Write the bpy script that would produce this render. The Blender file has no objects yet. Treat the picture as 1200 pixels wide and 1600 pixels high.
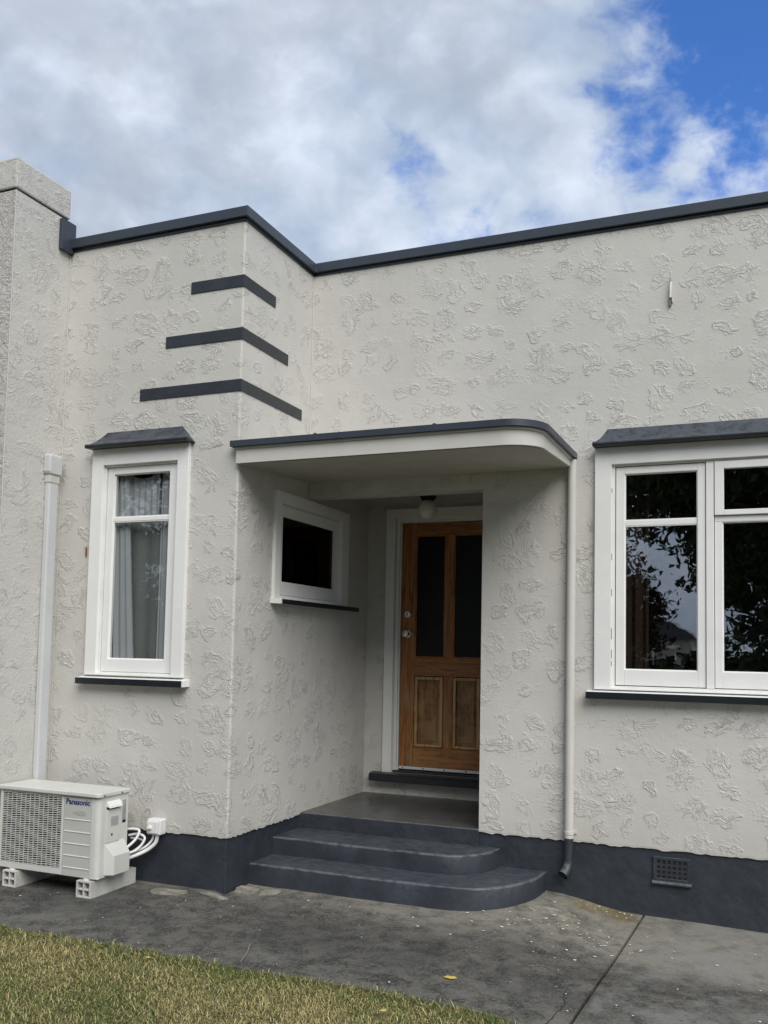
import bpy, math, random
from mathutils import Vector, Matrix
random.seed(7)
R = math.radians
scene = bpy.context.scene
COL = scene.collection

# ------------------------------------------------------------------ camera
cam_d = bpy.data.cameras.new('camera'); cam = bpy.data.objects.new('camera', cam_d); COL.objects.link(cam)
YAW, PITCH, ROLL, FPX, PX, PY = 0.3981, 0.0654, 0.0197, 1447.67, 601.35, 920.36
fw = Vector((-math.sin(YAW)*math.cos(PITCH), math.cos(YAW)*math.cos(PITCH), math.sin(PITCH)))
rt0 = Vector((math.cos(YAW), math.sin(YAW), 0)); up0 = rt0.cross(fw)
rt = math.cos(ROLL)*rt0 + math.sin(ROLL)*up0; up = -math.sin(ROLL)*rt0 + math.cos(ROLL)*up0
cam.matrix_world = Matrix(((rt.x, up.x, -fw.x, 3.127), (rt.y, up.y, -fw.y, -5.960), (rt.z, up.z, -fw.z, 1.177), (0, 0, 0, 1)))
cam_d.sensor_fit = 'VERTICAL'; cam_d.sensor_height = 36; cam_d.sensor_width = 27
cam_d.lens = FPX/1600*36; cam_d.shift_y = (PY-800)/1600; cam_d.shift_x = -(PX-600)/1600
cam_d.clip_start = 0.05; cam_d.clip_end = 3000
scene.camera = cam

# ------------------------------------------------------------------ sky, sun, exposure
SUN_AZ, SUN_EL = R(138), R(44)          # azimuth clockwise from +Y
sun_dir = Vector((math.sin(SUN_AZ)*math.cos(SUN_EL), math.cos(SUN_AZ)*math.cos(SUN_EL), math.sin(SUN_EL)))
scene.view_settings.view_transform = 'Standard'; scene.view_settings.look = 'None'
scene.view_settings.gamma = 1; scene.view_settings.use_curve_mapping = False
scene.view_settings.exposure = 1.08
ld = bpy.data.lights.new('sun', 'SUN'); ld.energy = 1.5; ld.angle = R(44); ld.color = (1, .965, .91)
lo = bpy.data.objects.new('sun', ld); COL.objects.link(lo); lo.location = (6, -10, 20)
lo.rotation_euler = sun_dir.to_track_quat('Z', 'Y').to_euler()

class N:
    """small node-tree writer"""
    def __init__(s, tree): s.t = tree; s.n = tree.nodes; s.l = tree.links; s.n.clear()
    def add(s, typ, **kw):
        n = s.n.new(typ)
        for k, v in kw.items(): setattr(n, k, v)
        return n
    def put(s, sock, v):
        if isinstance(v, bpy.types.NodeSocket): s.l.new(v, sock)
        elif v is not None:
            if isinstance(v, (tuple, list)) and len(v) == 3 and sock.type == 'RGBA': v = (*v, 1)
            sock.default_value = v
    def math(s, op, a, b=None, c=None, clamp=False):
        n = s.add('ShaderNodeMath', operation=op, use_clamp=clamp)
        for i, v in enumerate((a, b, c)):
            if v is not None: s.put(n.inputs[i], v)
        return n.outputs[0]
    def vmath(s, op, a, b=None, scale=None):
        n = s.add('ShaderNodeVectorMath', operation=op); s.put(n.inputs[0], a)
        if b is not None: s.put(n.inputs[1], b)
        if scale is not None: s.put(n.inputs['Scale'], scale)
        return n.outputs['Value'] if op in ('DOT_PRODUCT', 'LENGTH', 'DISTANCE') else n.outputs[0]
    def noise(s, vec, scale, detail=4, rough=.5, dist=0, dim='3D', w=None):
        n = s.add('ShaderNodeTexNoise', noise_dimensions=dim)
        s.put(n.inputs['Vector'], vec); s.put(n.inputs['Scale'], scale); s.put(n.inputs['Detail'], detail)
        s.put(n.inputs['Roughness'], rough); s.put(n.inputs['Distortion'], dist)
        if w is not None: s.put(n.inputs['W'], w)
        return n.outputs['Fac'], n.outputs['Color']
    def step(s, v, a, b, lo=0., hi=1.):
        n = s.add('ShaderNodeMapRange', interpolation_type='SMOOTHSTEP')
        for i, x in enumerate((v, a, b, lo, hi)): s.put(n.inputs[i], x)
        return n.outputs[0]
    def mix(s, f, a, b, mode='MIX'):
        n = s.add('ShaderNodeMix', data_type='RGBA', blend_type=mode)
        s.put(n.inputs[0], f); s.put(n.inputs[6], a); s.put(n.inputs[7], b)
        return n.outputs[2]
    def comb(s, x, y, z):
        n = s.add('ShaderNodeCombineXYZ')
        for i, v in enumerate((x, y, z)): s.put(n.inputs[i], v)
        return n.outputs[0]
    def sep(s, v):
        n = s.add('ShaderNodeSeparateXYZ'); s.put(n.inputs[0], v); return n.outputs

world = bpy.data.worlds.new('World'); scene.world = world; world.use_nodes = True
w = N(world.node_tree)
sky = w.add('ShaderNodeTexSky', sky_type='NISHITA'); sky.sun_disc = False
sky.sun_elevation = SUN_EL; sky.sun_rotation = SUN_AZ; sky.air_density = 1.0; sky.dust_density = .3; sky.ozone_density = 2.2
d = w.add('ShaderNodeTexCoord').outputs['Generated']
dx, dy, dz = w.sep(d)
SKY_OFF = (5.0, 3.7, 2.2)
cq = w.vmath('ADD', w.vmath('MULTIPLY', d, (1., 1., 1.35)), SKY_OFF)
warp = w.vmath('SCALE', w.vmath('SUBTRACT', w.noise(cq, 5.0, 4, .55)[1], (.5, .5, .5)), None, .085)
cw = w.vmath('ADD', cq, warp)
big = w.noise(cw, 2.6, 2, .5)[0]
mid = w.noise(cw, 6.5, 9, .58)[0]
tex = w.noise(cw, 11, 7, .5)[0]
def pix_dir(u, v): return (fw*FPX + rt*(u-PX) - up*(v-PY)).normalized()
def lobe(u, v, inner, outer):        # 1 near this direction of the sky, 0 far from it
    p = pix_dir(u, v); return w.step(w.vmath('DOT_PRODUCT', d, tuple(p)), math.cos(outer), math.cos(inner))
clear = w.math('ADD', w.math('MULTIPLY', lobe(1250, 60, .0, .25), .15), w.math('MULTIPLY', lobe(800, 290, .0, .17), .10))
cov = w.math('SUBTRACT', w.math('ADD', w.math('MULTIPLY', mid, .75), w.math('MULTIPLY', big, .45)), clear)
mask = w.step(cov, .375, .515)
shade = w.step(w.math('ADD', w.math('MULTIPLY', big, .45), w.math('MULTIPLY', tex, .55)), .36, .66)
thick = w.step(cov, .52, .72)
c_lit = w.mix(shade, (1.95, 2.42, 3.15), (3.9, 4.25, 4.9))
c_cloud = w.mix(w.math('MULTIPLY', thick, .62), c_lit, (1.95, 2.18, 2.62))
blue = w.mix(1.0, sky.outputs[0], (.32, .55, .90), 'MULTIPLY')
bg = w.add('ShaderNodeBackground'); w.put(bg.inputs[0], w.mix(mask, blue, c_cloud)); bg.inputs[1].default_value = .1
w.l.new(bg.outputs[0], w.add('ShaderNodeOutputWorld').inputs[0])

# ------------------------------------------------------------------ mesh helpers
class MB:
    def __init__(s): s.v = []; s.f = []; s.smooth = set()
    def poly(s, pts, smooth=False):
        b = len(s.v); s.v += [tuple(p) for p in pts]; s.f.append(tuple(range(b, b+len(pts))))
        if smooth: s.smooth.add(len(s.f)-1)
        return s
    def box(s, x0, x1, y0, y1, z0, z1):
        b = len(s.v)
        s.v += [(x0,y0,z0),(x1,y0,z0),(x1,y1,z0),(x0,y1,z0),(x0,y0,z1),(x1,y0,z1),(x1,y1,z1),(x0,y1,z1)]
        for q in ((0,3,2,1),(4,5,6,7),(0,1,5,4),(1,2,6,5),(2,3,7,6),(3,0,4,7)): s.f.append(tuple(b+i for i in q))
        return s
    def prism(s, pts, axis, a, b, caps=True, smooth=False):
        """extrude a 2-D outline along an axis; outline is in the two other axes (x: y,z / y: x,z / z: x,y)"""
        def P(p, t): return {'x': (t, p[0], p[1]), 'y': (p[0], t, p[1]), 'z': (p[0], p[1], t)}[axis]
        n = len(pts); o = len(s.v)
        s.v += [P(p, a) for p in pts] + [P(p, b) for p in pts]
        for i in range(n):
            j = (i+1) % n; s.f.append((o+i, o+j, o+n+j, o+n+i))
            if smooth: s.smooth.add(len(s.f)-1)
        if caps: s.f.append(tuple(o+i for i in range(n))[::-1]); s.f.append(tuple(o+n+i for i in range(n)))
        return s
    def tube(s, path, rad, n=12, caps=True):
        path = [Vector(p) for p in path]; rr = rad if isinstance(rad, (list, tuple)) else [rad]*len(path)
        o = len(s.v); ref = None
        for i, p in enumerate(path):
            t = (path[min(i+1, len(path)-1)] - path[max(i-1, 0)]).normalized()
            if ref is None: ref = t.orthogonal().normalized()
            ref = (ref - t*ref.dot(t)); ref = ref.normalized() if ref.length > 1e-6 else t.orthogonal().normalized()
            bi = t.cross(ref)
            for k in range(n):
                a = 2*math.pi*k/n; s.v.append(tuple(p + (ref*math.cos(a) + bi*math.sin(a))*rr[i]))
        for i in range(len(path)-1):
            for k in range(n):
                a, b = o+i*n+k, o+i*n+(k+1) % n
                s.f.append((a, b, b+n, a+n)); s.smooth.add(len(s.f)-1)
        if caps:
            s.f.append(tuple(o+k for k in range(n))[::-1]); s.f.append(tuple(o+(len(path)-1)*n+k for k in range(n)))
        return s
    def lathe(s, c, axis, prof, n=24):
        """prof: list of (radius, distance along axis)"""
        ax = Vector(axis).normalized(); a1 = ax.orthogonal().normalized(); a2 = ax.cross(a1); c = Vector(c); o = len(s.v)
        for r_, h in prof:
            for k in range(n):
                a = 2*math.pi*k/n; s.v.append(tuple(c + ax*h + (a1*math.cos(a)+a2*math.sin(a))*max(r_, 1e-5)))
        for i in range(len(prof)-1):
            for k in range(n):
                a, b = o+i*n+k, o+i*n+(k+1) % n
                s.f.append((a, b, b+n, a+n)); s.smooth.add(len(s.f)-1)
        return s
    def make(s, name, mat, parent=None, bevel=0, kind=None, seg=2, recalc=True):
        me = bpy.data.meshes.new(name); me.from_pydata(s.v, [], s.f)
        if s.smooth:
            sm = [i in s.smooth for i in range(len(s.f))]; me.polygons.foreach_set('use_smooth', sm)
        me.materials.append(mat); me.update()
        if recalc:
            import bmesh
            bm = bmesh.new(); bm.from_mesh(me); bmesh.ops.recalc_face_normals(bm, faces=bm.faces); bm.to_mesh(me); bm.free()
        if s.smooth: me.set_sharp_from_angle(angle=R(38))
        o = bpy.data.objects.new(name, me); COL.objects.link(o)
        if parent: o.parent = parent; o.matrix_parent_inverse = parent_inv(parent)
        if kind: o['kind'] = kind
        if bevel:
            m = o.modifiers.new('bevel', 'BEVEL'); m.width = bevel; m.segments = seg; m.limit_method = 'ANGLE'; m.angle_limit = R(40)
            m.harden_normals = False
        return o
def parent_inv(p):
    m = Matrix.Translation(p.location)
    q = p.parent
    while q: m = Matrix.Translation(q.location) @ m; q = q.parent
    return m.inverted()
def empty(name, loc=(0, 0, 0), parent=None, label=None, cat=None, group=None, kind=None):
    o = bpy.data.objects.new(name, None); COL.objects.link(o); o.empty_display_size = .1
    if parent: o.parent = parent
    else: o.location = loc
    tag(o, label, cat, group, kind); return o
def tag(o, label=None, cat=None, group=None, kind=None):
    for k, v in (('label', label), ('category', cat), ('group', group), ('kind', kind)):
        if v: o[k] = v
    return o
def B(*a): return MB().box(*a)
def frame(mb, axis, u0, u1, v0, v1, w0, w1, t, tb=None, tt=None):
    """rectangular frame in the wall plane; axis 'y' for walls facing -y (u = x), 'x' for walls facing +x (u = y)"""
    t4 = t if isinstance(t, tuple) else (t, t, tb or t, tt or t)      # left right bottom top
    def bx(a, b, c, d_):
        if axis == 'y': mb.box(a, b, w0, w1, c, d_)
        else: mb.box(w0, w1, a, b, c, d_)
    bx(u0, u0+t4[0], v0, v1); bx(u1-t4[1], u1, v0, v1)
    bx(u0+t4[0], u1-t4[1], v0, v0+t4[2]); bx(u0+t4[0], u1-t4[1], v1-t4[3], v1)
    return mb

# ------------------------------------------------------------------ materials
def mat(name, build):
    m = bpy.data.materials.new(name); m.use_nodes = True; g = N(m.node_tree)
    out = g.add('ShaderNodeOutputMaterial'); p = g.add('ShaderNodeBsdfPrincipled')
    g.l.new(p.outputs[0], out.inputs[0]); g.p = p; g.out = out
    g.pos = g.add('ShaderNodeNewGeometry').outputs['Position']
    build(g); return m
def bump(g, h, strength, dist):
    b = g.add('ShaderNodeBump'); g.put(b.inputs['Height'], h); b.inputs['Strength'].default_value = strength
    b.inputs['Distance'].default_value = dist; g.l.new(b.outputs[0], g.p.inputs['Normal']); return b
def plaster(name, colour, cell=5.0, r_in=.30, r_out=.48, dist=.0038, fill=0., rough_amt=.25, slope=0.):
    def f(g):
        x, y, z = g.sep(g.pos)
        u = g.math('ADD', x, y)
        uv = g.comb(u, g.math('ADD', z, g.math('MULTIPLY', u, slope)), 0.0)
        wv = g.vmath('SCALE', g.vmath('SUBTRACT', g.noise(uv, 7, 3, .6)[1], (.5, .5, .5)), None, .16)
        uw = g.vmath('ADD', uv, wv)
        vo = g.add('ShaderNodeTexVoronoi', voronoi_dimensions='2D', feature='F1'); g.put(vo.inputs['Vector'], g.vmath('MULTIPLY', uw, (1., 1.15, 1.)))
        vo.inputs['Scale'].default_value = cell; vo.inputs['Randomness'].default_value = .60
        rc = g.sep(vo.outputs['Color']); rnd = rc[0]
        loc = g.vmath('SUBTRACT', g.vmath('MULTIPLY', uw, (1., 1.15, 1.)), vo.outputs['Position'])
        lx, ly, _ = g.sep(loc)
        ang = g.math('MULTIPLY', g.math('SUBTRACT', rc[1], .5), 3.0)
        ca, sa = g.math('COSINE', ang), g.math('SINE', ang)
        la = g.math('ADD', g.math('MULTIPLY', lx, ca), g.math('MULTIPLY', ly, sa))
        lb = g.math('SUBTRACT', g.math('MULTIPLY', ly, ca), g.math('MULTIPLY', lx, sa))
        size = g.math('MULTIPLY_ADD', rc[2], .75, .62)
        rad = g.math('SQRT', g.math('ADD', g.math('POWER', g.math('ABSOLUTE', g.math('MULTIPLY', la, 5.3)), 2.), g.math('POWER', g.math('ABSOLUTE', g.math('MULTIPLY', lb, 7.2)), 2.)))
        dd = g.math('MULTIPLY', rad, size)
        dd = g.math('ADD', dd, g.math('MULTIPLY', g.math('SUBTRACT', g.noise(uv, 15, 4, .65)[0], .5), .62))
        mask = g.math('SUBTRACT', 1.0, g.step(dd, r_in, r_out))
        sw = g.comb(g.math('MULTIPLY', la, 5.5), g.math('MULTIPLY', lb, 17.), g.math('MULTIPLY', rnd, 40.))
        n1 = g.noise(sw, 1.25, 3, .55, .9)[0]
        ridge = g.math('SUBTRACT', 1.0, g.step(g.math('ABSOLUTE', g.math('SUBTRACT', n1, .5)), .0, .062))
        n2 = g.noise(uw, 9.5, 2, .5, 1.2)[0]
        ridge2 = g.math('SUBTRACT', 1.0, g.step(g.math('ABSOLUTE', g.math('SUBTRACT', n2, .52)), .0, .045))
        rim = g.math('SUBTRACT', 1.0, g.step(g.math('ABSOLUTE', g.math('SUBTRACT', dd, r_in)), .0, .10))
        rimgate = g.step(g.noise(uv, 6, 2)[0], .46, .60)
        h = g.math('MULTIPLY', mask, g.math('ADD', .14, g.math('MAXIMUM', g.math('MULTIPLY', ridge, .75), g.math('MULTIPLY', ridge2, .45))))
        h = g.math('ADD', h, g.math('MULTIPLY', g.math('MULTIPLY', rim, rimgate), .42))
        small = g.math('MULTIPLY', g.step(g.noise(uv, 6.5, 3, .6)[0], .50, .60), g.math('SUBTRACT', 1.0, mask))
        h = g.math('ADD', h, g.math('MULTIPLY', g.math('MULTIPLY', small, ridge2), .30))
        gate = g.step(g.noise(uv, 1.9, 2)[0], .34, .55)
        h = g.math('MULTIPLY', h, g.math('ADD', .62, g.math('MULTIPLY', gate, .38)))
        speck = g.step(g.noise(uv, 40, 2)[0], .68, .76)
        if fill:
            r2 = g.math('SUBTRACT', 1.0, g.step(g.math('ABSOLUTE', g.math('SUBTRACT', g.noise(uv, 17, 4, .6, 1.0)[0], .5)), .0, .08))
            h = g.math('ADD', h, g.math('MULTIPLY', r2, fill))
        h = g.math('ADD', h, g.math('MULTIPLY', speck, .25))
        h = g.math('ADD', h, g.math('MULTIPLY', g.noise(uv, 55, 4, .6)[0], .30))
        h = g.math('ADD', h, g.math('MULTIPLY', g.noise(uv, 2.6, 3)[0], 2.2))
        tone = g.noise(g.pos, 1.1, 5, .6)[0]
        streak = g.noise(g.comb(g.math('MULTIPLY', u, 9), g.math('MULTIPLY', z, .7), 0.), 1, 4, .6)[0]
        c = g.mix(g.step(tone, .3, .7), tuple(k*.94 for k in colour), tuple(min(1, k*1.05) for k in colour))
        c = g.mix(g.step(streak, .54, .75, 0, .13), c, tuple(k*.80 for k in colour))
        c = g.mix(g.math('MULTIPLY', g.step(z, 3.35, 3.92), g.step(g.noise(g.comb(g.math('MULTIPLY', u, 22), g.math('MULTIPLY', z, .9), 3.), 1, 3, .6)[0], .45, .68, 0, .12)), c, tuple(k*.75 for k in colour))
        c = g.mix(g.step(z, .25, .0, 0, .25), c, (colour[0]*.82, colour[1]*.80, colour[2]*.74))
        g.put(g.p.inputs['Base Color'], c); g.p.inputs['Roughness'].default_value = .62
        g.p.inputs['Specular IOR Level'].default_value = .35
        bump(g, h, 1.0, dist)
    return mat(name, f)
WALLC = (.560, .547, .508)
M = {}
M['plaster'] = plaster('cream_plaster', WALLC)
M['plaster_side'] = M['plaster']
M['plaster_chimney'] = plaster('chimney_plaster', WALLC, cell=5.4, dist=.0034, fill=.25)
M['plaster_rough'] = plaster('rough_plaster', (.55, .532, .49), cell=6, dist=.0045, fill=.8)
def paint(name, col, rough=.45, var=.08, bscale=30, bstr=.15, dust=None, brush=False, spec=.5):
    def f(g):
        n = g.noise(g.pos, 6, 5, .6)[0]
        c = g.mix(g.step(n, .3, .7), tuple(k*(1-var) for k in col), tuple(min(1, k*(1+var)) for k in col))
        if dust:
            nz = g.sep(g.add('ShaderNodeNewGeometry').outputs['Normal'])[2]
            f_ = g.math('MULTIPLY', g.step(nz, .3, .95), g.step(g.noise(g.pos, 14, 6, .7)[0], .35, .75, .10, .75))
            c = g.mix(f_, c, dust)
            ew = g.math('MULTIPLY', g.math('MULTIPLY', g.step(nz, .10, .45), g.step(nz, .995, .93)), g.step(g.noise(g.pos, 17, 5, .7)[0], .36, .56))
            c = g.mix(g.math('MULTIPLY', ew, .5), c, tuple(k*1.7 for k in dust))
        g.put(g.p.inputs['Base Color'], c)
        g.put(g.p.inputs['Roughness'], g.math('ADD', rough-.08, g.math('MULTIPLY', g.noise(g.pos, 20, 4)[0], .16)))
        g.p.inputs['Specular IOR Level'].default_value = spec
        b = g.noise(g.pos, bscale, 5, .6)[0]
        bump(g, b, bstr, .01)
    return mat(name, f)
M['smooth'] = paint('smooth_cream_paint', WALLC, .6, .03, 18, .12, spec=.3)
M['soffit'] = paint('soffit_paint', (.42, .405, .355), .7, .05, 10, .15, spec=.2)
M['white'] = paint('white_gloss_paint', (.80, .80, .775), .35, .025, 55, .06)
M['white_old'] = paint('weathered_white_paint', (.75, .75, .73), .45, .05, 40, .15)
M['charcoal'] = paint('charcoal_paint', (.024, .029, .037), .42, .15, 26, .18)
M['black'] = paint('black_gloss_paint', (.014, .017, .022), .3, .15, 30, .15)
M['capmetal'] = paint('charcoal_flashing', (.036, .046, .062), .38, .06, 8, .03)
M['hood'] = paint('weathered_charcoal_metal', (.020, .024, .032), .40, .35, 22, .3, dust=(.052, .060, .072))
M['plinth'] = paint('charcoal_masonry_paint', (.027, .033, .043), .55, .20, 9, 1.0, dust=(.07, .075, .085))
M['step'] = paint('charcoal_step_paint', (.029, .035, .045), .50, .16, 11, .45, dust=(.085, .092, .105))
M['porch'] = paint('worn_grey_floor_paint', (.052, .056, .060), .33, .30, 7, .25, dust=(.10, .098, .090))
M['pipe'] = paint('pipe_cream_paint', (.56, .55, .51), .55, .03, 20, .05)
M['duct'] = paint('duct_plastic', (.56, .57, .575), .35, .03, 20, .03)
M['acwhite'] = paint('appliance_white', (.62, .62, .58), .38, .04, 20, .03)
M['acpanel'] = paint('appliance_panel', (.50, .50, .46), .42, .04, 20, .03)
M['acdark'] = paint('dark_interior', (.028, .032, .034), .7, .3, 20, .03)
M['cable'] = paint('white_plastic', (.72, .72, .71), .35, .03, 20, .03)
M['label'] = paint('printed_label', (.33, .34, .34), .5, .25, 20, .0)
M['block'] = paint('precast_block', (.50, .49, .455), .8, .16, 60, .5)
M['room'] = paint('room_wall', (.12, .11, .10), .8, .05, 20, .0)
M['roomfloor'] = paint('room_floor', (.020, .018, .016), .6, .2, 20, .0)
M['steel'] = mat('worn_steel', lambda g: (g.put(g.p.inputs['Base Color'], (.72, .70, .66)), g.put(g.p.inputs['Metallic'], 1.), g.put(g.p.inputs['Roughness'], .28)))
M['brass'] = mat('aged_brass', lambda g: (g.put(g.p.inputs['Base Color'], (.42, .36, .24)), g.put(g.p.inputs['Metallic'], 1.), g.put(g.p.inputs['Roughness'], .3)))
M['navytext'] = paint('navy_print', (.012, .03, .16), .4, .02, 20, .0)
M['oval'] = paint('grey_badge', (.40, .41, .38), .45, .05, 20, .0)
M['globe'] = mat('opal_glass', lambda g: (g.put(g.p.inputs['Base Color'], (.72, .71, .66)), g.put(g.p.inputs['Roughness'], .25)))
M['hole'] = paint('hole_black', (.006, .006, .007), .9, .1, 20, .0)

def wood(name, base, dark, horiz=False, tint=1.):
    def f(g):
        x, y, z = g.sep(g.pos)
        v = g.comb(g.math('MULTIPLY', x, 3 if horiz else 34), 0., g.math('MULTIPLY', z, 34 if horiz else 2.2))
        a = g.noise(v, 1.2, 6, .65, .8)[0]; fine = g.noise(g.vmath('SCALE', v, None, 4.), 1.4, 4, .6)[0]
        blot = g.noise(g.pos, 5.5, 5, .65)[0]
        c = g.mix(g.step(a, .32, .68), dark, base)
        c = g.mix(g.step(fine, .35, .75, 0., .4), c, tuple(k*.55 for k in dark))
        worn = g.math('MULTIPLY', g.step(z, 1.15, .75), g.step(blot, .42, .66))      # sun-bleached varnish low on the door
        c = g.mix(g.math('MULTIPLY', worn, .7), c, (.30*tint, .185*tint, .085*tint))
        g.put(g.p.inputs['Base Color'], c); g.put(g.p.inputs['Roughness'], g.step(blot, .3, .7, .30, .5))
        bump(g, g.math('ADD', a, g.math('MULTIPLY', fine, .5)), .25, .004)
    return mat(name, f)
M['wood'] = wood('varnished_timber', (.50, .20, .050), (.17, .058, .016))
M['wood_h'] = wood('varnished_timber_rail', (.50, .205, .055), (.20, .070, .019), horiz=True)
M['wood_panel'] = wood('bleached_timber_panel', (.36, .16, .048), (.065, .026, .009), tint=1.35)
M['wood_mould'] = wood('pale_timber_moulding', (.62, .42, .21), (.26, .13, .05), tint=1.8)

def glass_mat(name, rough, boost, tint=(.985, .99, .985), wavy=.0):
    m = bpy.data.materials.new(name); m.use_nodes = True; g = N(m.node_tree)
    out = g.add('ShaderNodeOutputMaterial'); gl = g.add('ShaderNodeBsdfGlossy'); tr = g.add('ShaderNodeBsdfTransparent'); mx = g.add('ShaderNodeMixShader')
    gl.inputs['Roughness'].default_value = rough; g.put(tr.inputs[0], tint); g.put(gl.inputs[0], (.95, .97, 1.))
    geo = g.add('ShaderNodeNewGeometry')
    cosn = g.math('ABSOLUTE', g.vmath('DOT_PRODUCT', geo.outputs['Incoming'], geo.outputs['True Normal']))
    fr_ = g.math('MULTIPLY_ADD', g.math('POWER', g.math('SUBTRACT', 1., cosn), 5.), .96, .042)      # Schlick, the same on both faces of the pane
    if wavy:
        pos = g.add('ShaderNodeNewGeometry').outputs['Position']
        b = g.add('ShaderNodeBump'); g.put(b.inputs['Height'], g.noise(pos, 5.0, 2)[0]); b.inputs['Strength'].default_value = 1; b.inputs['Distance'].default_value = wavy
        g.l.new(b.outputs[0], gl.inputs['Normal'])
    g.put(mx.inputs[0], g.math('MINIMUM', g.math('MULTIPLY', fr_, boost), .95))
    g.l.new(tr.outputs[0], mx.inputs[1]); g.l.new(gl.outputs[0], mx.inputs[2]); g.l.new(mx.outputs[0], out.inputs[0])
    return m
M['glass'] = glass_mat('window_glass', .0, 4.8, wavy=.0005)
M['glass_l'] = glass_mat('window_glass_thin', .0, 1.9, wavy=.0003)
M['glass_dark'] = glass_mat('dark_window_glass', .03, .6, (.08, .09, .09))
M['glass_door'] = mat('obscure_glass', lambda g: (g.put(g.p.inputs['Base Color'], (.003, .004, .004)), g.put(g.p.inputs['Specular IOR Level'], .22), g.put(g.p.inputs['Roughness'], .28), bump(g, g.noise(g.pos, 60, 3)[0], .4, .004)))

def curtain_mat():
    m = bpy.data.materials.new('net_curtain'); m.use_nodes = True; g = N(m.node_tree)
    out = g.add('ShaderNodeOutputMaterial'); a = g.add('ShaderNodeBsdfDiffuse'); b = g.add('ShaderNodeBsdfTranslucent'); c = g.add('ShaderNodeBsdfTransparent')
    g.put(a.inputs[0], (.50, .53, .56)); g.put(b.inputs[0], (.5, .5, .5))
    m1 = g.add('ShaderNodeMixShader'); m1.inputs[0].default_value = .25; g.l.new(a.outputs[0], m1.inputs[1]); g.l.new(b.outputs[0], m1.inputs[2])
    m2 = g.add('ShaderNodeMixShader'); m2.inputs[0].default_value = .05; g.l.new(m1.outputs[0], m2.inputs[1]); g.l.new(c.outputs[0], m2.inputs[2])
    g.l.new(m2.outputs[0], out.inputs[0]); return m
M['curtain'] = curtain_mat()
M['blind'] = paint('grey_green_blind', (.150, .168, .165), .8, .05, 20, .02)
M['drape'] = paint('brown_drape', (.04, .022, .012), .8, .1, 20, .02)

def f_conc(g):
    x, y, z = g.sep(g.pos)
    big_ = g.noise(g.pos, 1.6, 6, .62)[0]; md = g.noise(g.pos, 9, 6, .7)[0]; fi = g.noise(g.pos, 65, 4, .7)[0]
    c = g.mix(g.step(md, .36, .64), (.036, .036, .035), (.120, .115, .102))
    c = g.mix(g.step(fi, .46, .62, 0, .55), c, (.17, .16, .135))
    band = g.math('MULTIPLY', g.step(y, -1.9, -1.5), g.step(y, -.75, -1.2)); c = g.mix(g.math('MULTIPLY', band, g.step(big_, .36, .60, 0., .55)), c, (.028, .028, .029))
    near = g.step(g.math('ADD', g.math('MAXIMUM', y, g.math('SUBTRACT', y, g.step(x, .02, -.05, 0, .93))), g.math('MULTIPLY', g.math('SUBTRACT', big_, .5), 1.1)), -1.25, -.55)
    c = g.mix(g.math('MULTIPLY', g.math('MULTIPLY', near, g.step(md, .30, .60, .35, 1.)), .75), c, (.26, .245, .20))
    c = g.mix(g.step(big_, .52, .72, 0, .45), c, (.20, .192, .17))
    right = g.math('MULTIPLY', g.step(x, 2.33, 2.37), g.step(g.noise(g.pos, 3.3, 6, .7)[0], .42, .62, .0, .65))
    c = g.mix(right, c, (.215, .21, .195))
    sp = g.step(g.noise(g.pos, 120, 2)[0], .60, .72, 0, .45); c = g.mix(sp, c, (.30, .285, .25))
    pit = g.step(g.noise(g.pos, 38, 4, .7)[0], .60, .70, 0, .55); c = g.mix(pit, c, (.024, .024, .024))
    moss = g.math('MULTIPLY', g.math('MULTIPLY', g.step(x, 1.90, 2.02), g.step(x, 2.36, 2.33)), g.step(g.math('ADD', y, g.math('MULTIPLY', md, .12)), -.20, -.08))
    mc = g.mix(g.step(fi, .35, .65), (.13, .075, .028), (.19, .165, .07))
    c = g.mix(g.math('MULTIPLY', moss, g.step(g.noise(g.pos, 16, 5, .7)[0], .40, .60, .05, .85)), c, mc)
    g.put(g.p.inputs['Base Color'], c); g.p.inputs['Roughness'].default_value = .85; g.p.inputs['Specular IOR Level'].default_value = .25
    bump(g, g.math('ADD', g.math('MULTIPLY', fi, .6), md), .8, .008)
M['concrete'] = mat('aged_concrete', f_conc)
def f_patch(g):
    md = g.noise(g.pos, 14, 6, .7)[0]
    c = g.mix(g.step(md, .35, .65), (.15, .14, .11), (.30, .285, .24))
    g.put(g.p.inputs['Base Color'], c); g.p.inputs['Roughness'].default_value = .9
    bump(g, g.noise(g.pos, 60, 4)[0], .7, .006)
M['paver'] = mat('pale_paver', f_patch)
def f_soil(g):
    n = g.noise(g.pos, 7, 6, .7)[0]
    c = g.mix(g.step(n, .35, .65), (.060, .062, .022), (.13, .11, .05))
    g.put(g.p.inputs['Base Color'], c); g.p.inputs['Roughness'].default_value = .95
    bump(g, g.noise(g.pos, 40, 5, .7)[0], .9, .02)
M['soil'] = mat('lawn_thatch', f_soil)
def attr_mat(name, rough=.7, transl=0.):
    def f(g):
        a = g.add('ShaderNodeAttribute', attribute_name='tint'); g.l.new(a.outputs['Color'], g.p.inputs['Base Color']); g.p.inputs['Roughness'].default_value = rough
        g.p.inputs['Specular IOR Level'].default_value = .25
        if transl: g.p.inputs['Subsurface Weight'].default_value = 0
    return mat(name, f)
M['blade'] = attr_mat('grass_blades', .6)
M['leaf'] = attr_mat('tree_leaves', .55)
M['flake'] = paint('white_flake', (.72, .71, .68), .7, .1, 20, .0)
M['yellow'] = paint('yellow_leaf', (.62, .45, .10), .6, .12, 90, .2)
M['rust'] = paint('rusty_orange', (.28, .13, .035), .6, .3, 90, .2)
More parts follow.
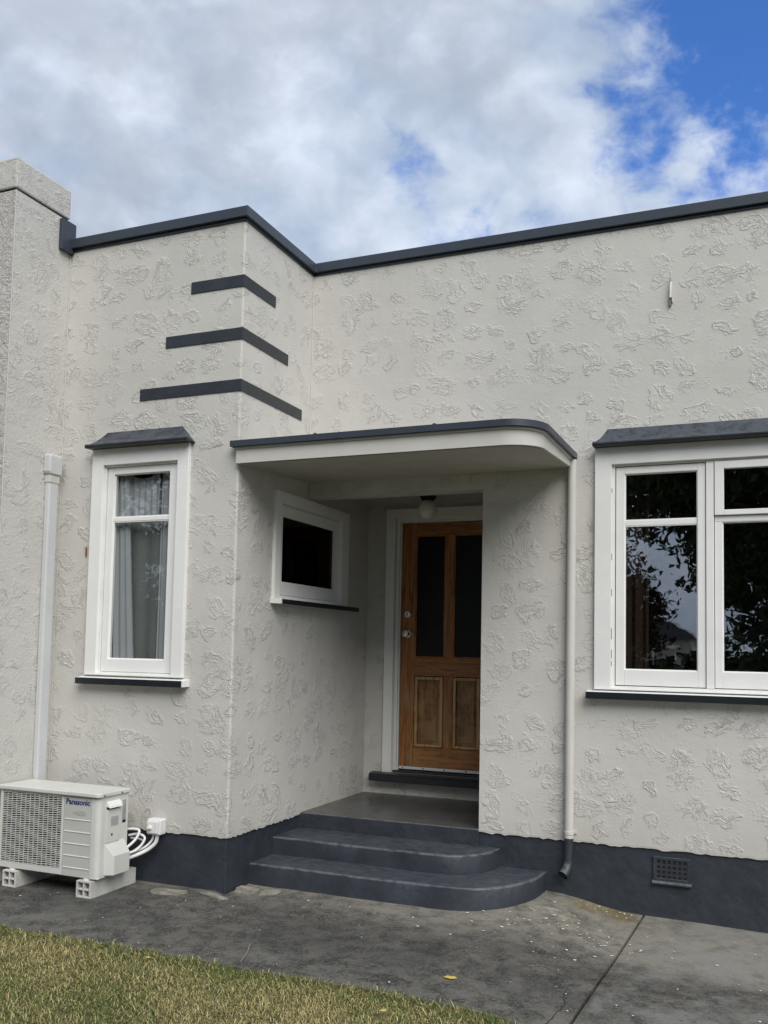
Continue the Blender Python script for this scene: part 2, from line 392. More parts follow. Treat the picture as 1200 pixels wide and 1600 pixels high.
M['twig'] = paint('dry_twig', (.22, .18, .12), .8, .2, 60, .2)
M['bark'] = paint('grey_bark', (.10, .085, .065), .9, .3, 25, 1.0)
M['rooftile'] = paint('dark_roofing', (.05, .052, .055), .6, .2, 30, .4)
M['weatherboard'] = paint('pale_weatherboard', (.36, .34, .30), .6, .06, 20, .1)

# ------------------------------------------------------------------ ground
def smooth(a, b, t):
    t = max(0, min(1, (t-a)/(b-a))); return t*t*(3-2*t)
def gz(x, y):
    wall = -.962 if x < 0 else 0
    z = -.338 - .022*smooth(0, 1.2, wall - y) - .078*smooth(1.78, 2.35, x)*(1-.45*smooth(0, 1.8, -y)) - .02*smooth(2.4, 3.4, x)
    return z
def sheet(name, xs, ys, matl, dz=0, parent=None, kind=None, skirt=.12):
    mb = MB(); nx, ny = len(xs), len(ys)
    for yy in ys:
        for xx in xs: mb.v.append((xx, yy, gz(xx, yy)+dz))
    for j in range(ny-1):
        for i in range(nx-1):
            a = j*nx+i; mb.f.append((a, a+1, a+nx+1, a+nx)); mb.smooth.add(len(mb.f)-1)
    if skirt:
        ring = [i for i in range(nx)] + [j*nx+nx-1 for j in range(1, ny)] + [(ny-1)*nx+i for i in range(nx-2, -1, -1)] + [j*nx for j in range(ny-2, 0, -1)]
        o = len(mb.v)
        for r_ in ring: p = mb.v[r_]; mb.v.append((p[0], p[1], p[2]-skirt))
        for i in range(len(ring)):
            j = (i+1) % len(ring); mb.f.append((ring[i], o+i, o+j, ring[j]))
    return mb.make(name, matl, parent, kind=kind)
def lin(a, b, n): return [a+(b-a)*i/(n-1) for i in range(n)]
g_ = MB().poly([(-900, -900, -.52), (900, -900, -.52), (900, 900, -.52), (-900, 900, -.52)]).make('ground', M['soil'], kind='structure')
lawn = sheet('lawn_soil', lin(-9, 12, 60), lin(-14, -2.0, 50), M['soil'], dz=-.006, kind='structure')
path = empty('path', kind='structure')
JX = 2.345                                             # the joint between the two slabs, a little skewed
def slab(xa, xb, ya, yb):
    xs = lin(xa, xb, max(6, int((xb-xa)/.09))); ys = lin(ya, yb, 30)
    o = sheet('slab', xs, ys, M['concrete'], parent=path, skirt=.1)
    me = o.data
    for v in me.vertices:                              # skew the joint edge
        if abs(v.co.x-JX) < .012: v.co.x += .035*(v.co.y+1)
    return o
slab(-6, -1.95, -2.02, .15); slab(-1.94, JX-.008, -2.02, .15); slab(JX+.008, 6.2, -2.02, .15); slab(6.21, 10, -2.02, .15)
MB().box(-6, 10, -2.0, .15, -.56, -.47).make('slab_bed', M['hole'], path)
# buried paving bricks that show through beside the steps and the corner
random.seed(3)
def paver(cx, cy, lx, ly, rot):
    mb = MB(); n = 10; pts = []
    for k in range(n):
        a = 2*math.pi*(k+.5)/n; c, s_ = math.cos(a), math.sin(a); m_ = max(abs(c), abs(s_))
        pts.append((c/m_*lx/2*(1+random.uniform(-.12, .05)), s_/m_*ly/2*(1+random.uniform(-.15, .05))))
    q = []
    for px_, py_ in pts:
        x_ = cx+px_*math.cos(rot)-py_*math.sin(rot); y_ = cy+px_*math.sin(rot)+py_*math.cos(rot); q.append((x_, y_))
    zt = gz(cx, cy)+.005
    o = len(mb.v); mb.v += [(a, b, gz(a, b)+.0045) for a, b in q] + [(a, b, zt-.04) for a, b in q]
    mb.f.append(tuple(range(n)))
    for i in range(n): j = (i+1) % n; mb.f.append((i, j, n+j, n+i))
    return mb.make('paver', M['paver'], path)
paver(1.90, -.40, .26, .13, .03); paver(-.32, -1.10, .24, .13, .1)
paver(.06, -.80, .13, .16, 0); paver(.21, -.775, .12, .15, .05); paver(-.05, -1.02, .2, .05, .05)

# fine cracks across the slabs
random.seed(14)
def crack(pts, w_):
    P_ = [pts[0]]
    for a, b in zip(pts, pts[1:]):
        n = max(2, int(math.dist(a, b)/.03))
        for i in range(1, n+1):
            t = i/n; P_.append((a[0]+(b[0]-a[0])*t+random.uniform(-.006, .006), a[1]+(b[1]-a[1])*t+random.uniform(-.004, .004)))
    mb = MB()
    for i in range(len(P_)-1):
        a, b = P_[i], P_[i+1]; l = math.dist(a, b) or 1; nx, ny = -(b[1]-a[1])/l, (b[0]-a[0])/l
        wa, wb = w_*(1-i/len(P_)), w_*(1-(i+1)/len(P_)); z = gz(*a)+.0042
        mb.poly([(a[0]-nx*wa, a[1]-ny*wa, z), (b[0]-nx*wb, b[1]-ny*wb, z), (b[0]+nx*wb, b[1]+ny*wb, z), (a[0]+nx*wa, a[1]+ny*wa, z)])
    return mb.make('crack', M['hole'], path, recalc=False)
crack([(2.22, -2.0), (2.25, -1.7), (2.21, -1.5), (2.27, -1.25)], .0022)
crack([(.30, -.68), (.24, -.9), (.33, -1.15), (.28, -1.3)], .0016)

# lawn blades
random.seed(11)
def grass_edge(x): return -2.015 + .018*math.sin(x*5.1+1) + .012*math.sin(x*13.7) + .008*math.sin(x*31)
def blades(name, x0, x1, y0, y1, n, h0, h1, wd, dens_edge=False):
    vs, fs, tint = [], [], []
    pal = [(.085, .115, .028), (.060, .090, .024), (.13, .145, .040), (.34, .285, .125), (.27, .22, .095), (.20, .17, .07), (.42, .36, .18)]
    for i in range(n):
        x = random.uniform(x0, x1); y = random.uniform(y0, y1)
        e = grass_edge(x)
        if y > e+random.gauss(0, .014)+.012*math.sin(x*47)*math.sin(x*19): continue
        de = e-y
        dry = .5 + .32*math.sin(x*2.3+y*3.1)*math.sin(y*4.7-x*1.1+2) + .15*math.sin(x*9+y*7)
        dry *= .35+.65*smooth(.02, .22, de)
        k = random.choice(pal[3:]) if random.random() < .85*dry+.17 else random.choice(pal[:3])
        b = random.uniform(1.0, 1.7); k = (k[0]*b, k[1]*b, k[2]*b, 1)
        h = random.uniform(h0, h1)*(1.3 if de < .06 else 1)*(1.7 if random.random() < .03 else 1); a = random.uniform(0, 2*math.pi); l = random.uniform(.5, 2.2)*h
        w_ = wd*random.uniform(.6, 1.3); c, s_ = math.cos(a), math.sin(a); z = gz(x, y)-.005
        bend = random.uniform(-.6, .6)
        c2, s2 = math.cos(a+bend), math.sin(a+bend)
        o = len(vs)
        vs += [(x-s_*w_, y+c*w_, z), (x+s_*w_, y-c*w_, z), (x+c*l*.45+s_*w_*.8, y+s_*l*.45-c*w_*.8, z+h*.7), (x+c*l*.45-s_*w_*.8, y+s_*l*.45+c*w_*.8, z+h*.7), (x+c*l*.45+c2*l*.6, y+s_*l*.45+s2*l*.6, z+h*random.uniform(.7, 1.1))]
        fs += [(o, o+1, o+2, o+3), (o+3, o+2, o+4)]
        tint += [k]*5
    me = bpy.data.meshes.new(name); me.from_pydata(vs, [], fs); me.materials.append(M['blade'])
    at = me.color_attributes.new('tint', 'FLOAT_COLOR', 'POINT'); at.data.foreach_set('color', [c for t in tint for c in t])
    o = bpy.data.objects.new(name, me); COL.objects.link(o); return o
gr = blades('lawn_grass', -1.4, 3.4, -3.3, -1.99, 130000, .006, .019, .0014)
gr['kind'] = 'stuff'; gr['label'] = 'short patchy lawn of green and straw coloured grass along the concrete path'; gr['category'] = 'grass'
g2 = blades('lawn_grass', -9, 12, -13.5, -3.25, 60000, .02, .05, .004)
g2['kind'] = 'stuff'; g2['label'] = 'lawn grass further from the house'; g2['category'] = 'grass'

# ------------------------------------------------------------------ house
house = empty('house', (0, 0, -.36), label='cream stucco bungalow with flat parapet roof, charcoal trim and recessed front porch', cat='house')
ZT = 3.955                                             # top of the rendered wall
ZB = -.005
def hpart(mb, name, m, bevel=0, parent=None, **k): return mb.make(name, m, parent or house, bevel, **k)
def wall_xz(name, m, x0, x1, yf, yb, z0, z1, holes=()):
    """wall facing -y as one mesh with rectangular openings"""
    xs = sorted({x0, x1, *[h[0] for h in holes], *[h[1] for h in holes]}); zs = sorted({z0, z1, *[h[2] for h in holes], *[h[3] for h in holes]})
    mb = MB()
    for i in range(len(xs)-1):
        for j in range(len(zs)-1):
            cx, cz = (xs[i]+xs[i+1])/2, (zs[j]+zs[j+1])/2
            if any(h[0] < cx < h[1] and h[2] < cz < h[3] for h in holes): continue
            for y, fl in ((yf, 1), (yb, -1)):
                q = [(xs[i], y, zs[j]), (xs[i+1], y, zs[j]), (xs[i+1], y, zs[j+1]), (xs[i], y, zs[j+1])]
                mb.poly(q[::fl])
    for (a, b, c, e) in list(holes)+[(x0, x1, z0, z1)]:
        for q in (((a, c), (a, e)), ((b, c), (b, e)), ((a, c), (b, c)), ((a, e), (b, e))):
            (p1, p2) = q; mb.poly([(p1[0], yf, p1[1]), (p2[0], yf, p2[1]), (p2[0], yb, p2[1]), (p1[0], yb, p1[1])])
    return hpart(mb, name, m, recalc=False)
LWH = (-1.05, -.44, .985, 2.385)                       # opening of the tall window
RWH = (2.18, 4.42, .97, 2.385)
# main wall, right of the porch and the band above its opening
wall_xz('front_wall', M['plaster'], 1.325, 6.5, 0, .22, ZB, ZT, [RWH])
hpart(B(.002, 1.325, 0, .14, 2.272, ZT), 'porch_lintel', M['plaster'])
# wing: front and side in one mesh with a rounded plaster arris
def wing():
    r = .014; D = -.962
    path_ = [(-1.425, D)] ; svals = [0.]
    def adds(p):
        q = path_[-1]; svals.append(svals[-1]+math.dist(p, q)); path_.append(p)
    for x in (LWH[0], LWH[1], -r): adds((x, D))
    for k in range(1, 5):
        a = R(90*k/4); adds((-r+r*math.sin(a), D+r-r*math.cos(a)))
    for y in (-.42, .55, 1.12): adds((0, y))
    zs = [ZB, LWH[2], 1.53, 2.17, LWH[3], ZT]
    mb = MB()
    for i in range(len(path_)-1):
        for j in range(len(zs)-1):
            mx_, my_ = (path_[i][0]+path_[i+1][0])/2, (path_[i][1]+path_[i+1][1])/2; mz = (zs[j]+zs[j+1])/2
            if LWH[0] < mx_ < LWH[1] and LWH[2] < mz < LWH[3] and my_ < D+.001: continue
            if abs(mx_) < .001 and -.42 < my_ < .55 and 1.53 < mz < 2.17: continue
            a, b = path_[i], path_[i+1]
            mb.poly([(*a, zs[j]), (*b, zs[j]), (*b, zs[j+1]), (*a, zs[j+1])])
    # reveals
    for (x0, x1, z0, z1) in (LWH,):
        mb.poly([(x0, D, z0), (x0, D+.2, z0), (x0, D+.2, z1), (x0, D, z1)]); mb.poly([(x1, D, z0), (x1, D+.2, z0), (x1, D+.2, z1), (x1, D, z1)])
        mb.poly([(x0, D, z1), (x1, D, z1), (x1, D+.2, z1), (x0, D+.2, z1)]); mb.poly([(x0, D, z0), (x1, D, z0), (x1, D+.2, z0), (x0, D+.2, z0)])
    for y in (-.42, .55): mb.poly([(0, y, 1.53), (-.2, y, 1.53), (-.2, y, 2.17), (0, y, 2.17)])
    for z in (1.53, 2.17): mb.poly([(0, -.42, z), (0, .55, z), (-.2, .55, z), (-.2, -.42, z)])
    # underside
    mb.poly([(-1.425, D, ZB), (0, D, ZB), (0, D+.2, ZB), (-1.425, D+.2, ZB)]); mb.poly([(0, D, ZB), (0, 1.12, ZB), (-.2, 1.12, ZB), (-.2, D, ZB)])
    # inner skins keep the rooms dark
    for (x0, x1, z0, z1) in ((-1.425, LWH[0], ZB, ZT), (LWH[1], -.2, ZB, ZT), (LWH[0], LWH[1], ZB, LWH[2]), (LWH[0], LWH[1], LWH[3], ZT)):
        mb.poly([(x0, D+.2, z0), (x1, D+.2, z0), (x1, D+.2, z1), (x0, D+.2, z1)])
    for (y0, y1, z0, z1) in ((D+.2, -.42, ZB, ZT), (.55, 1.12, ZB, ZT), (-.42, .55, ZB, 1.53), (-.42, .55, 2.17, ZT)):
        mb.poly([(-.2, y0, z0), (-.2, y1, z0), (-.2, y1, z1), (-.2, y0, z1)])
    return mb.make('wing_wall', M['plaster'], house, recalc=False)
wing()
# slim plaster arrises that catch the light along the inside and outside corners
hpart(MB().tube([(1.331, .006, ZB), (1.331, .006, 2.272)], .005, 8), 'corner_bead', M['smooth'])
# porch recess
PD = 1.102
DH = (.262, 1.14, .19, 2.262)
wall_xz('porch_back_wall', M['plaster'], 0, 1.36, PD, PD+.2, 0, 2.45, [DH])
hpart(B(1.345, 1.5, .21, PD+.2, 0, 2.45), 'porch_side_wall', M['plaster'])
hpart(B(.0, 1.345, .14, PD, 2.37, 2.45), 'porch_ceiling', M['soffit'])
# wall far left beyond the chimney, and the rest of the shell
wall_xz('side_wing_wall', M['plaster'], -5.5, -2.62, -.962, -.762, ZB, ZT)
hpart(MB().box(-5.5, -5.3, -.76, 7, ZB, ZT).box(6.3, 6.5, .22, 7, ZB, ZT).box(-5.5, 6.5, 7, 7.2, ZB, ZT), 'rear_wall', M['plaster'])
hpart(MB().box(-5.45, -.112, -.8, 7.1, 3.70, 3.76).box(-.11, 6.45, .1, 7.1, 3.70, 3.76), 'roof', M['rooftile'])
# rooms
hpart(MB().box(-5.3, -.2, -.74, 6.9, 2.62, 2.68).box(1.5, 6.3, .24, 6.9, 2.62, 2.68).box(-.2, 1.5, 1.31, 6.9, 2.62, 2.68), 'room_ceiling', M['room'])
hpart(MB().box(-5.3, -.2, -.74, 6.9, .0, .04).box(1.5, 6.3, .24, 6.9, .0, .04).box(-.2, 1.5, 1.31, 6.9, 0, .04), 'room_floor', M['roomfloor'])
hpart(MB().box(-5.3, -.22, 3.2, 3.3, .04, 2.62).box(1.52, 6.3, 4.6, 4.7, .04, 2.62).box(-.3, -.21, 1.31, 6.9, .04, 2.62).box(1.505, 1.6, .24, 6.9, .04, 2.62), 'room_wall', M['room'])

# chimney
ch = empty('chimney', parent=house)
CX0, CX1, CY0 = -2.62, -1.43, -1.485
def chim_mesh():
    pass
MB().poly([(CX0, CY0, -.36), (CX1, CY0, -.36), (CX1, CY0, 4.14), (CX0, CY0, 4.14)]).make('chimney_front', M['plaster_rough'], ch, recalc=False)
m_ = MB().poly([(CX1, CY0, -.36), (CX1, -.95, -.36), (CX1, -.95, 3.95), (CX1, CY0, 3.95)])
m_.poly([(CX1, CY0, 3.95), (CX1, -.995, 3.95), (CX1, -.995, 4.14), (CX1, CY0, 4.14)])
m_.poly([(CX1, -.995, 3.6), (CX0, -.995, 3.6), (CX0, -.995, 4.14), (CX1, -.995, 4.14)]).poly([(CX0, -.95, -.36), (CX0, CY0, -.36), (CX0, CY0, 4.14), (CX0, -.95, 4.14)])
m_.make('chimney_stack', M['plaster_chimney'], ch, recalc=False)
MB().box(CX0-.008, CX1+.008, CY0-.008, -.987, 4.152, 4.362).make('chimney_cap', M['plaster_chimney'], ch, .012)
MB().box(CX0+.01, CX1-.012, CY0+.012, -1.0, 4.10, 4.155).make('cap_joint', M['hole'], ch)
# slim bright plaster line in the corner where chimney and wing meet
MB().tube([(CX1+.004, -.966, .0), (CX1+.004, -.966, 3.92)], .004, 8).make('corner_bead', M['smooth'], ch)
MB().tube([(CX1-.001, CY0+.001, -.3), (CX1-.001, CY0+.001, 4.14)], .004, 8).make('corner_bead', M['smooth'], ch)
hpart(MB().tube([(.004, -.004, 2.45), (.004, -.004, 3.93)], .004, 8), 'corner_bead', M['smooth'])
hpart(MB().tube([(.003, PD-.003, .0), (.003, PD-.003, 2.37)], .004, 8), 'corner_bead', M['smooth'])

# plinth
PI_ = .012
pl = MB()
outl = [(-1.43, -.962+PI_), (-PI_, -.962+PI_), (-PI_, PI_), (6.49, PI_), (6.49, .3), (-.3, .3), (-.3, -.7), (-1.43, -.7)]
pl.prism(outl, 'z', -.56, ZB-.001)
hpart(pl, 'plinth', M['plinth'], .006)
# drips of render hanging over the plinth edge
random.seed(5)
mb = MB()
def drip(p0, p1, n, out):
    for i in range(n):
        t0, t1 = i/n, (i+1)/n
        def P(t, z, o): return (p0[0]+(p1[0]-p0[0])*t+out[0]*o, p0[1]+(p1[1]-p0[1])*t+out[1]*o, z)
        if i == 0: drip.z = -.006
        z0 = drip.z; z1 = -.006-random.random()**2*.010; drip.z = z1
        mb.poly([P(t0, .004, .002), P(t1, .004, .002), P(t1, z1, .0), P(t0, z0, .0)])
        mb.poly([P(t0, z0, .0), P(t1, z1, .0), P(t1, z1, -.013), P(t0, z0, -.013)])
drip((-1.42, -.962), (0, -.962), 55, (0, -1)); drip((0, -.962), (0, -.005), 40, (1, 0)); drip((1.33, 0), (5, 0), 130, (0, -1))
mb.make('render_edge', M['smooth'], house, recalc=False, kind='stuff')
# air brick
vent = empty('air_vent', parent=house)
VX0, VX1, VZ0, VZ1 = 2.435, 2.655, -.215, -.05
MB().box(VX0+.02, VX1-.02, .002, .0119, VZ0+.03, VZ1-.018).make('vent_back', M['hole'], vent)
frame(MB(), 'y', VX0, VX1, VZ0+.02, VZ1, -.002, .0118, .018).make('vent_frame', M['plinth'], vent, .002)
MB().prism([(-.010, VZ0), (.0116, VZ0), (.0116, VZ0+.024), (-.0, VZ0+.022), (-.010, VZ0+.008)], 'x', VX0-.006, VX1+.006).make('vent_sill', M['step'], vent)
for i in range(7):
    x = VX0+.018+i*(VX1-VX0-.036)/6
    MB().box(x-.0055, x+.0055, -.0005, .0115, VZ0+.036, VZ1-.018).make('vent_bar', M['plinth'], vent)
for i in range(1, 4):
    z = VZ0+.032+i*(VZ1-VZ0-.05)/4
    MB().box(VX0+.018, VX1-.018, .0008, .0116, z-.006, z+.006).make('vent_slat', M['plinth'], vent)

# parapet capping: mitred lengths
def L_outline(pts, o):
    """offset an outline of wall-face points outward"""
    res = []
    for i, p in enumerate(pts):
        res.append((p[0]+o[i][0], p[1]+o[i][1]))
    return res
def cap_run(p0, p1, o0, o1, in0, in1, z0, z1, name, m, slope=.012):
    mb = MB()
    a, b, c, d_ = o0, o1, in1, in0
    for i, (q, zt) in enumerate(((a, z1), (b, z1), (c, z1-slope), (d_, z1-slope))): mb.v.append((q[0], q[1], z0))
    for i, (q, zt) in enumerate(((a, z1), (b, z1), (c, z1-slope), (d_, z1-slope))): mb.v.append((q[0], q[1], zt))
    mb.f += [(0, 3, 2, 1), (4, 5, 6, 7), (0, 1, 5, 4), (1, 2, 6, 5), (2, 3, 7, 6), (3, 0, 4, 7)]
    return mb.make(name, m, house, .003)
o_ = .030; i_ = -.22; D = -.962
cap = MB(); oo = [(-1.40, D-o_), (o_, D-o_), (o_, -o_), (6.53, -o_)]; ii = [(-1.40, D-i_), (i_, D-i_), (i_, -i_), (6.53, -i_)]
for k in range(4):
    cap.v += [(*oo[k], 3.945), (*oo[k], 4.012), (*ii[k], 4.000), (*ii[k], 3.945)]
for k in range(3):
    for j in range(4): cap.f.append((4*k+j, 4*k+(j+1) % 4, 4*k+4+(j+1) % 4, 4*k+4+j))
cap.f += [(0, 1, 2, 3), (12, 15, 14, 13)]
cap.make('parapet_cap', M['capmetal'], house, .003)
cap_run(None, None, (-5.53, D-o_), (-2.64, D-o_), (-2.64, D-i_), (-5.53, D-i_), 3.945, 4.012, 'parapet_cap', M['capmetal'])
s_ = .009
hpart(MB().box(-1.42, s_, D-s_, D-.001, 3.925, 3.944), 'cap_backing', M['black'])
hpart(MB().box(.001, s_, D-s_+.0005, -s_, 3.925, 3.944), 'cap_backing', M['black'])
hpart(MB().box(.0015, 6.5, -s_, -.001, 3.925, 3.944), 'cap_backing', M['black'])
MB().box(-1.429, -1.398, -1.085, -.95, 3.905, 4.125).make('flashing', M['capmetal'], ch, .004)
# joint in the capping
for x in (3.62,): hpart(B(x-.03, x+.03, -o_-.002, -o_+.01, 3.943, 4.014), 'cap_joiner', M['capmetal'], .001)

# speed stripes round the corner
st = .006
for (zt, xs_, ys_) in ((3.569, -.400, .406), (3.223, -.587, .599), (2.886, -.782, .819)):
    s3 = empty('corner_stripe', parent=house)
    B(xs_, st, D-st, D-.0005, zt-.078, zt).make('stripe', M['charcoal'], s3, .0015)
    B(.0005, st-.0002, D-.0002, D+ys_, zt-.078, zt).make('stripe', M['charcoal'], s3, .0015)

# ---- porch canopy
can = empty('canopy', parent=house)
def can_outline(xl, yf, xr, r, yb=0., n=26):
    pts = [(xl, yb), (xl, yf)]
    for k in range(n+1):
        a = R(90*k/n); pts.append((xr-r+r*math.sin(a), yf+r-r*math.cos(a)))
    pts.append((xr, yb)); return pts
def zsof(y): return 2.332 + (y+1.0)/1.0*.050
F = can_outline(.004, -1.0, 1.926, .21, -.001)
mb = MB(); n = len(F)
for p in F: mb.v.append((p[0], p[1], zsof(p[1])))
for p in F: mb.v.append((p[0], p[1], 2.434))
for i in range(n):
    j = (i+1) % n; mb.f.append((i, j, n+j, n+i))
    if 1 < i < n-2: mb.smooth.add(len(mb.f)-1)
mb.f.append(tuple(range(n))[::-1]); mb.f.append(tuple(range(n, 2*n)))
mb.make('fascia', M['smooth'], can)
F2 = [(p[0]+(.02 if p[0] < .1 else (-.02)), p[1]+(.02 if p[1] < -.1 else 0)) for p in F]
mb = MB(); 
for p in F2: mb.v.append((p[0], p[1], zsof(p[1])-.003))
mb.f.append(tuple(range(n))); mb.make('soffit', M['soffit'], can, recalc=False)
def loop_solid(O, zlo, zhi, m, name, bev):
    mb = MB(); n = len(O)
    for p in O: mb.v.append((p[0], p[1], zlo(p[1])))
    for p in O: mb.v.append((p[0], p[1], zhi(p[1])))
    for i in range(n):
        j = (i+1) % n; mb.f.append((i, j, n+j, n+i))
        if 1 < i < n-2: mb.smooth.add(len(mb.f)-1)
    mb.f.append(tuple(range(n))[::-1]); mb.f.append(tuple(range(n, 2*n)))
    return mb.make(name, m, can)
loop_solid(can_outline(-.004, -1.010, 1.937, .215, -.0005), lambda y: 2.421, lambda y: 2.4335, M['smooth'], 'drip_board', 0)
loop_solid([(p[0], p[1] if p[0] > .0 or p[1] < -.9 else -.963) for p in can_outline(-.026, -1.030, 1.958, .23, -.0007)], lambda y: 2.4345, lambda y: 2.472, M['capmetal'], 'canopy_cap', .002)
for x, y in ((.56, -1.00), (1.33, -1.00)):
    MB().lathe((x, y, 2.471), (0, 0, 1), [(.012, 0), (.012, .010), (.008, .014), (0, .015)], 10).make('cap_screw', M['capmetal'], can)

# ---- windows
def hood(par, x0, x1, t0, t1, yw, zf, zt, dep):
    """flared sheet-metal hood, hipped ends, rolled front edge"""
    prof = [(0, 1.0), (.10, .86), (.26, .66), (.48, .44), (.72, .28), (.92, .20)]      # (out, up)
    mb = MB(); rows = []
    for (o, u) in prof:
        f = o/.92; rows.append([(t0+(x0-t0)*f, yw-dep*o, zf+(zt-zf)*u), (t1+(x1-t1)*f, yw-dep*o, zf+(zt-zf)*u)])
    # rolled lip
    rr = (zt-zf)*.12
    for k in range(7):
        a = R(75-30*k); rows.append([(x0, yw-dep+rr*1.0-math.cos(a)*rr, zf+rr+math.sin(a)*rr), (x1, yw-dep+rr-math.cos(a)*rr, zf+rr+math.sin(a)*rr)])
    rows.append([(x0, yw-.001, zf+.004), (x1, yw-.001, zf+.004)])
    for a, b in zip(rows, rows[1:]): mb.poly([a[0], a[1], b[1], b[0]])
    for s in (0, 1): mb.poly([r_[s] for r_ in rows][::(1 if s else -1)])
    return mb.make('hood', M['hood'], par)
# tall left window
lw = empty('window', parent=house); lw['label'] = 'tall narrow window with net curtain on the wing front'
yc = D-.028
frame(MB(), 'y', -1.140, -.360, .972, 2.495, yc, D+.06, (.094, .086, .012, .112)).make('casing', M['white'], lw, .003)
frame(MB(), 'y', -1.046, -.446, .984, 2.383, D-.004, D+.10, (.012, .012, .01, .012)).make('jamb', M['white_old'], lw, .0015)
sy = D+.008
frame(MB(), 'y', -1.031, -.461, .996, 2.369, sy, sy+.045, (.052, .066, .085, .046)).make('sash', M['white'], lw, .003)
B(-.979, -.527, sy+.008, sy+.036, 2.002, 2.030).make('glazing_bar', M['white'], lw, .003)
B(-.979, -.527, sy+.020, sy+.024, 2.030, 2.323).make('pane', M['glass_l'], lw)
B(-.979, -.527, sy+.020, sy+.024, 1.081, 2.002).make('pane', M['glass_l'], lw)
for (z0, z1) in ((2.030, 2.323), (1.081, 2.002)):       # putty bead
    frame(MB(), 'y', -.981, -.525, z0-.002, z1+.002, sy+.011, sy+.0195, .009).make('putty', M['white'], lw, .002)
def sill(par, x0, x1, yw, yf, z0, z1, horn=.0):
    mb = MB().prism([(yf, z0+.002), (yw, z0+.006), (yw, z1+.014), (yf, z1)], 'x', x0, x1); mb.make('sill', M['white'], par, .002)
    B(x0+.001, x1-.014 if horn else x1-.001, yf-.003, yf-.0003, z0, z1-.001).make('sill_front', M['black'], par, .001)
sill(lw, -1.178, -.316, D+.05, D-.066, .912, .955, .02)
hood(lw, -1.150, -.330, -1.045, -.432, D, 2.492, 2.612, .10)
# curtains behind it
def wave(name, x0, x1, y, ztop, zbot, amp, wl, m, par, tops=None, n=60, x0b=None, x1b=None, ph=0):
    mb = MB(); nz = 12
    for j in range(nz+1):
        t = j/nz; xa = x0+(x0b-x0)*t if x0b is not None else x0; xb = x1+(x1b-x1)*t if x1b is not None else x1
        for i in range(n+1):
            s = i/n; x = xa+(xb-xa)*s; zt = ztop if tops is None else tops(s); z = zt+(zbot-zt)*t
            mb.v.append((x, y+amp*math.sin((x0+(x1-x0)*s)/wl*2*math.pi+ph+.25*math.sin(t*3))*(.7+.3*math.sin(s*17)), z))
    for j in range(nz):
        for i in range(n):
            a = j*(n+1)+i; mb.f.append((a, a+1, a+n+2, a+n+1)); mb.smooth.add(len(mb.f)-1)
    return mb.make(name, m, par, recalc=False)
cy = D+.068
wave('curtain', -1.10, -.90, cy, 2.36, .95, .012, .040, M['curtain'], lw, x1b=-.80)
wave('curtain', -.635, -.575, cy+.01, 2.38, .95, .008, .035, M['curtain'], lw, x0b=-.64, x1b=-.57, ph=1)
wave('net_curtain', -1.06, -.45, cy+.04, 2.34, .95, .010, .16, M['blind'], lw, tops=lambda s: 2.345-.10*math.sin(math.pi*min(1, max(0, (s-.1)/.8)))**.7)
wave('valance', -.93, -.66, cy+.02, 2.36, 2.04, .008, .05, M['curtain'], lw, tops=lambda s: 2.37-.070*math.sin(math.pi*s)**.6)

# wide right window
rw = empty('window', parent=house); rw['label'] = 'wide three light window on the main wall'
yc = -.028
frame(MB(), 'y', 2.076, 4.524, .955, 2.495, yc, .06, (.106, .106, .012, .112)).make('casing', M['white'], rw, .003)
frame(MB(), 'y', 2.182, 4.418, .967, 2.383, -.003, .11, (.018, .018, .012, .012)).make('jamb', M['white_old'], rw, .0015)
for x in (2.748, 3.806): B(x, x+.046, -.006, .10, .979, 2.371).make('mullion', M['white'], rw, .003)
for (a, b) in ((2.205, 2.744), (3.856, 4.395)):
    frame(MB(), 'y', a, b, .984, 2.366, .004, .046, (.054, .046, .098, .044)).make('sash', M['white'], rw, .003)
    B(a+.054, b-.046, .012, .040, 1.990, 2.024).make('glazing_bar', M['white'], rw, .003)
    for (z0, z1) in ((2.024, 2.322), (1.082, 1.990)):
        B(a+.054, b-.046, .024, .028, z0, z1).make('pane', M['glass'], rw)
        frame(MB(), 'y', a+.052, b-.044, z0-.002, z1+.002, .014, .0235, .008).make('putty', M['white'], rw, .002)
frame(MB(), 'y', 2.798, 3.802, 2.036, 2.368, -.012, .03, (.054, .054, .032, .046)).make('sash', M['white'], rw, .003)   # top hung vent
B(2.798, 3.802, .006, .05, 1.998, 2.033).make('transom', M['white'], rw, .002)
frame(MB(), 'y', 2.798, 3.802, .984, 1.997, .006, .046, (.044, .044, .098, .003)).make('sash', M['white'], rw, .003)
B(2.852, 3.748, .008, .012, 2.068, 2.322).make('pane', M['glass'], rw); B(2.842, 3.758, .024, .028, 1.082, 1.994).make('pane', M['glass'], rw)
frame(MB(), 'y', 2.84, 3.76, 1.080, 1.996, .014, .0235, .008).make('putty', M['white'], rw, .002)
sill(rw, 2.032, 4.568, .05, -.070, .897, .941)
hood(rw, 2.072, 4.528, 2.150, 4.45, 0, 2.492, 2.618, .105)
wave('drape', 2.19, 2.37, .33, 2.45, .7, .02, .07, M['drape'], rw)
# paint cracks in the left jamb
random.seed(8)
for k in range(6):
    z = 1.0+random.random()*1.2; B(2.1835, 2.1865, -.0290, -.0283, z, z+.02+random.random()*.05).make('paint_crack', M['hole'], rw)

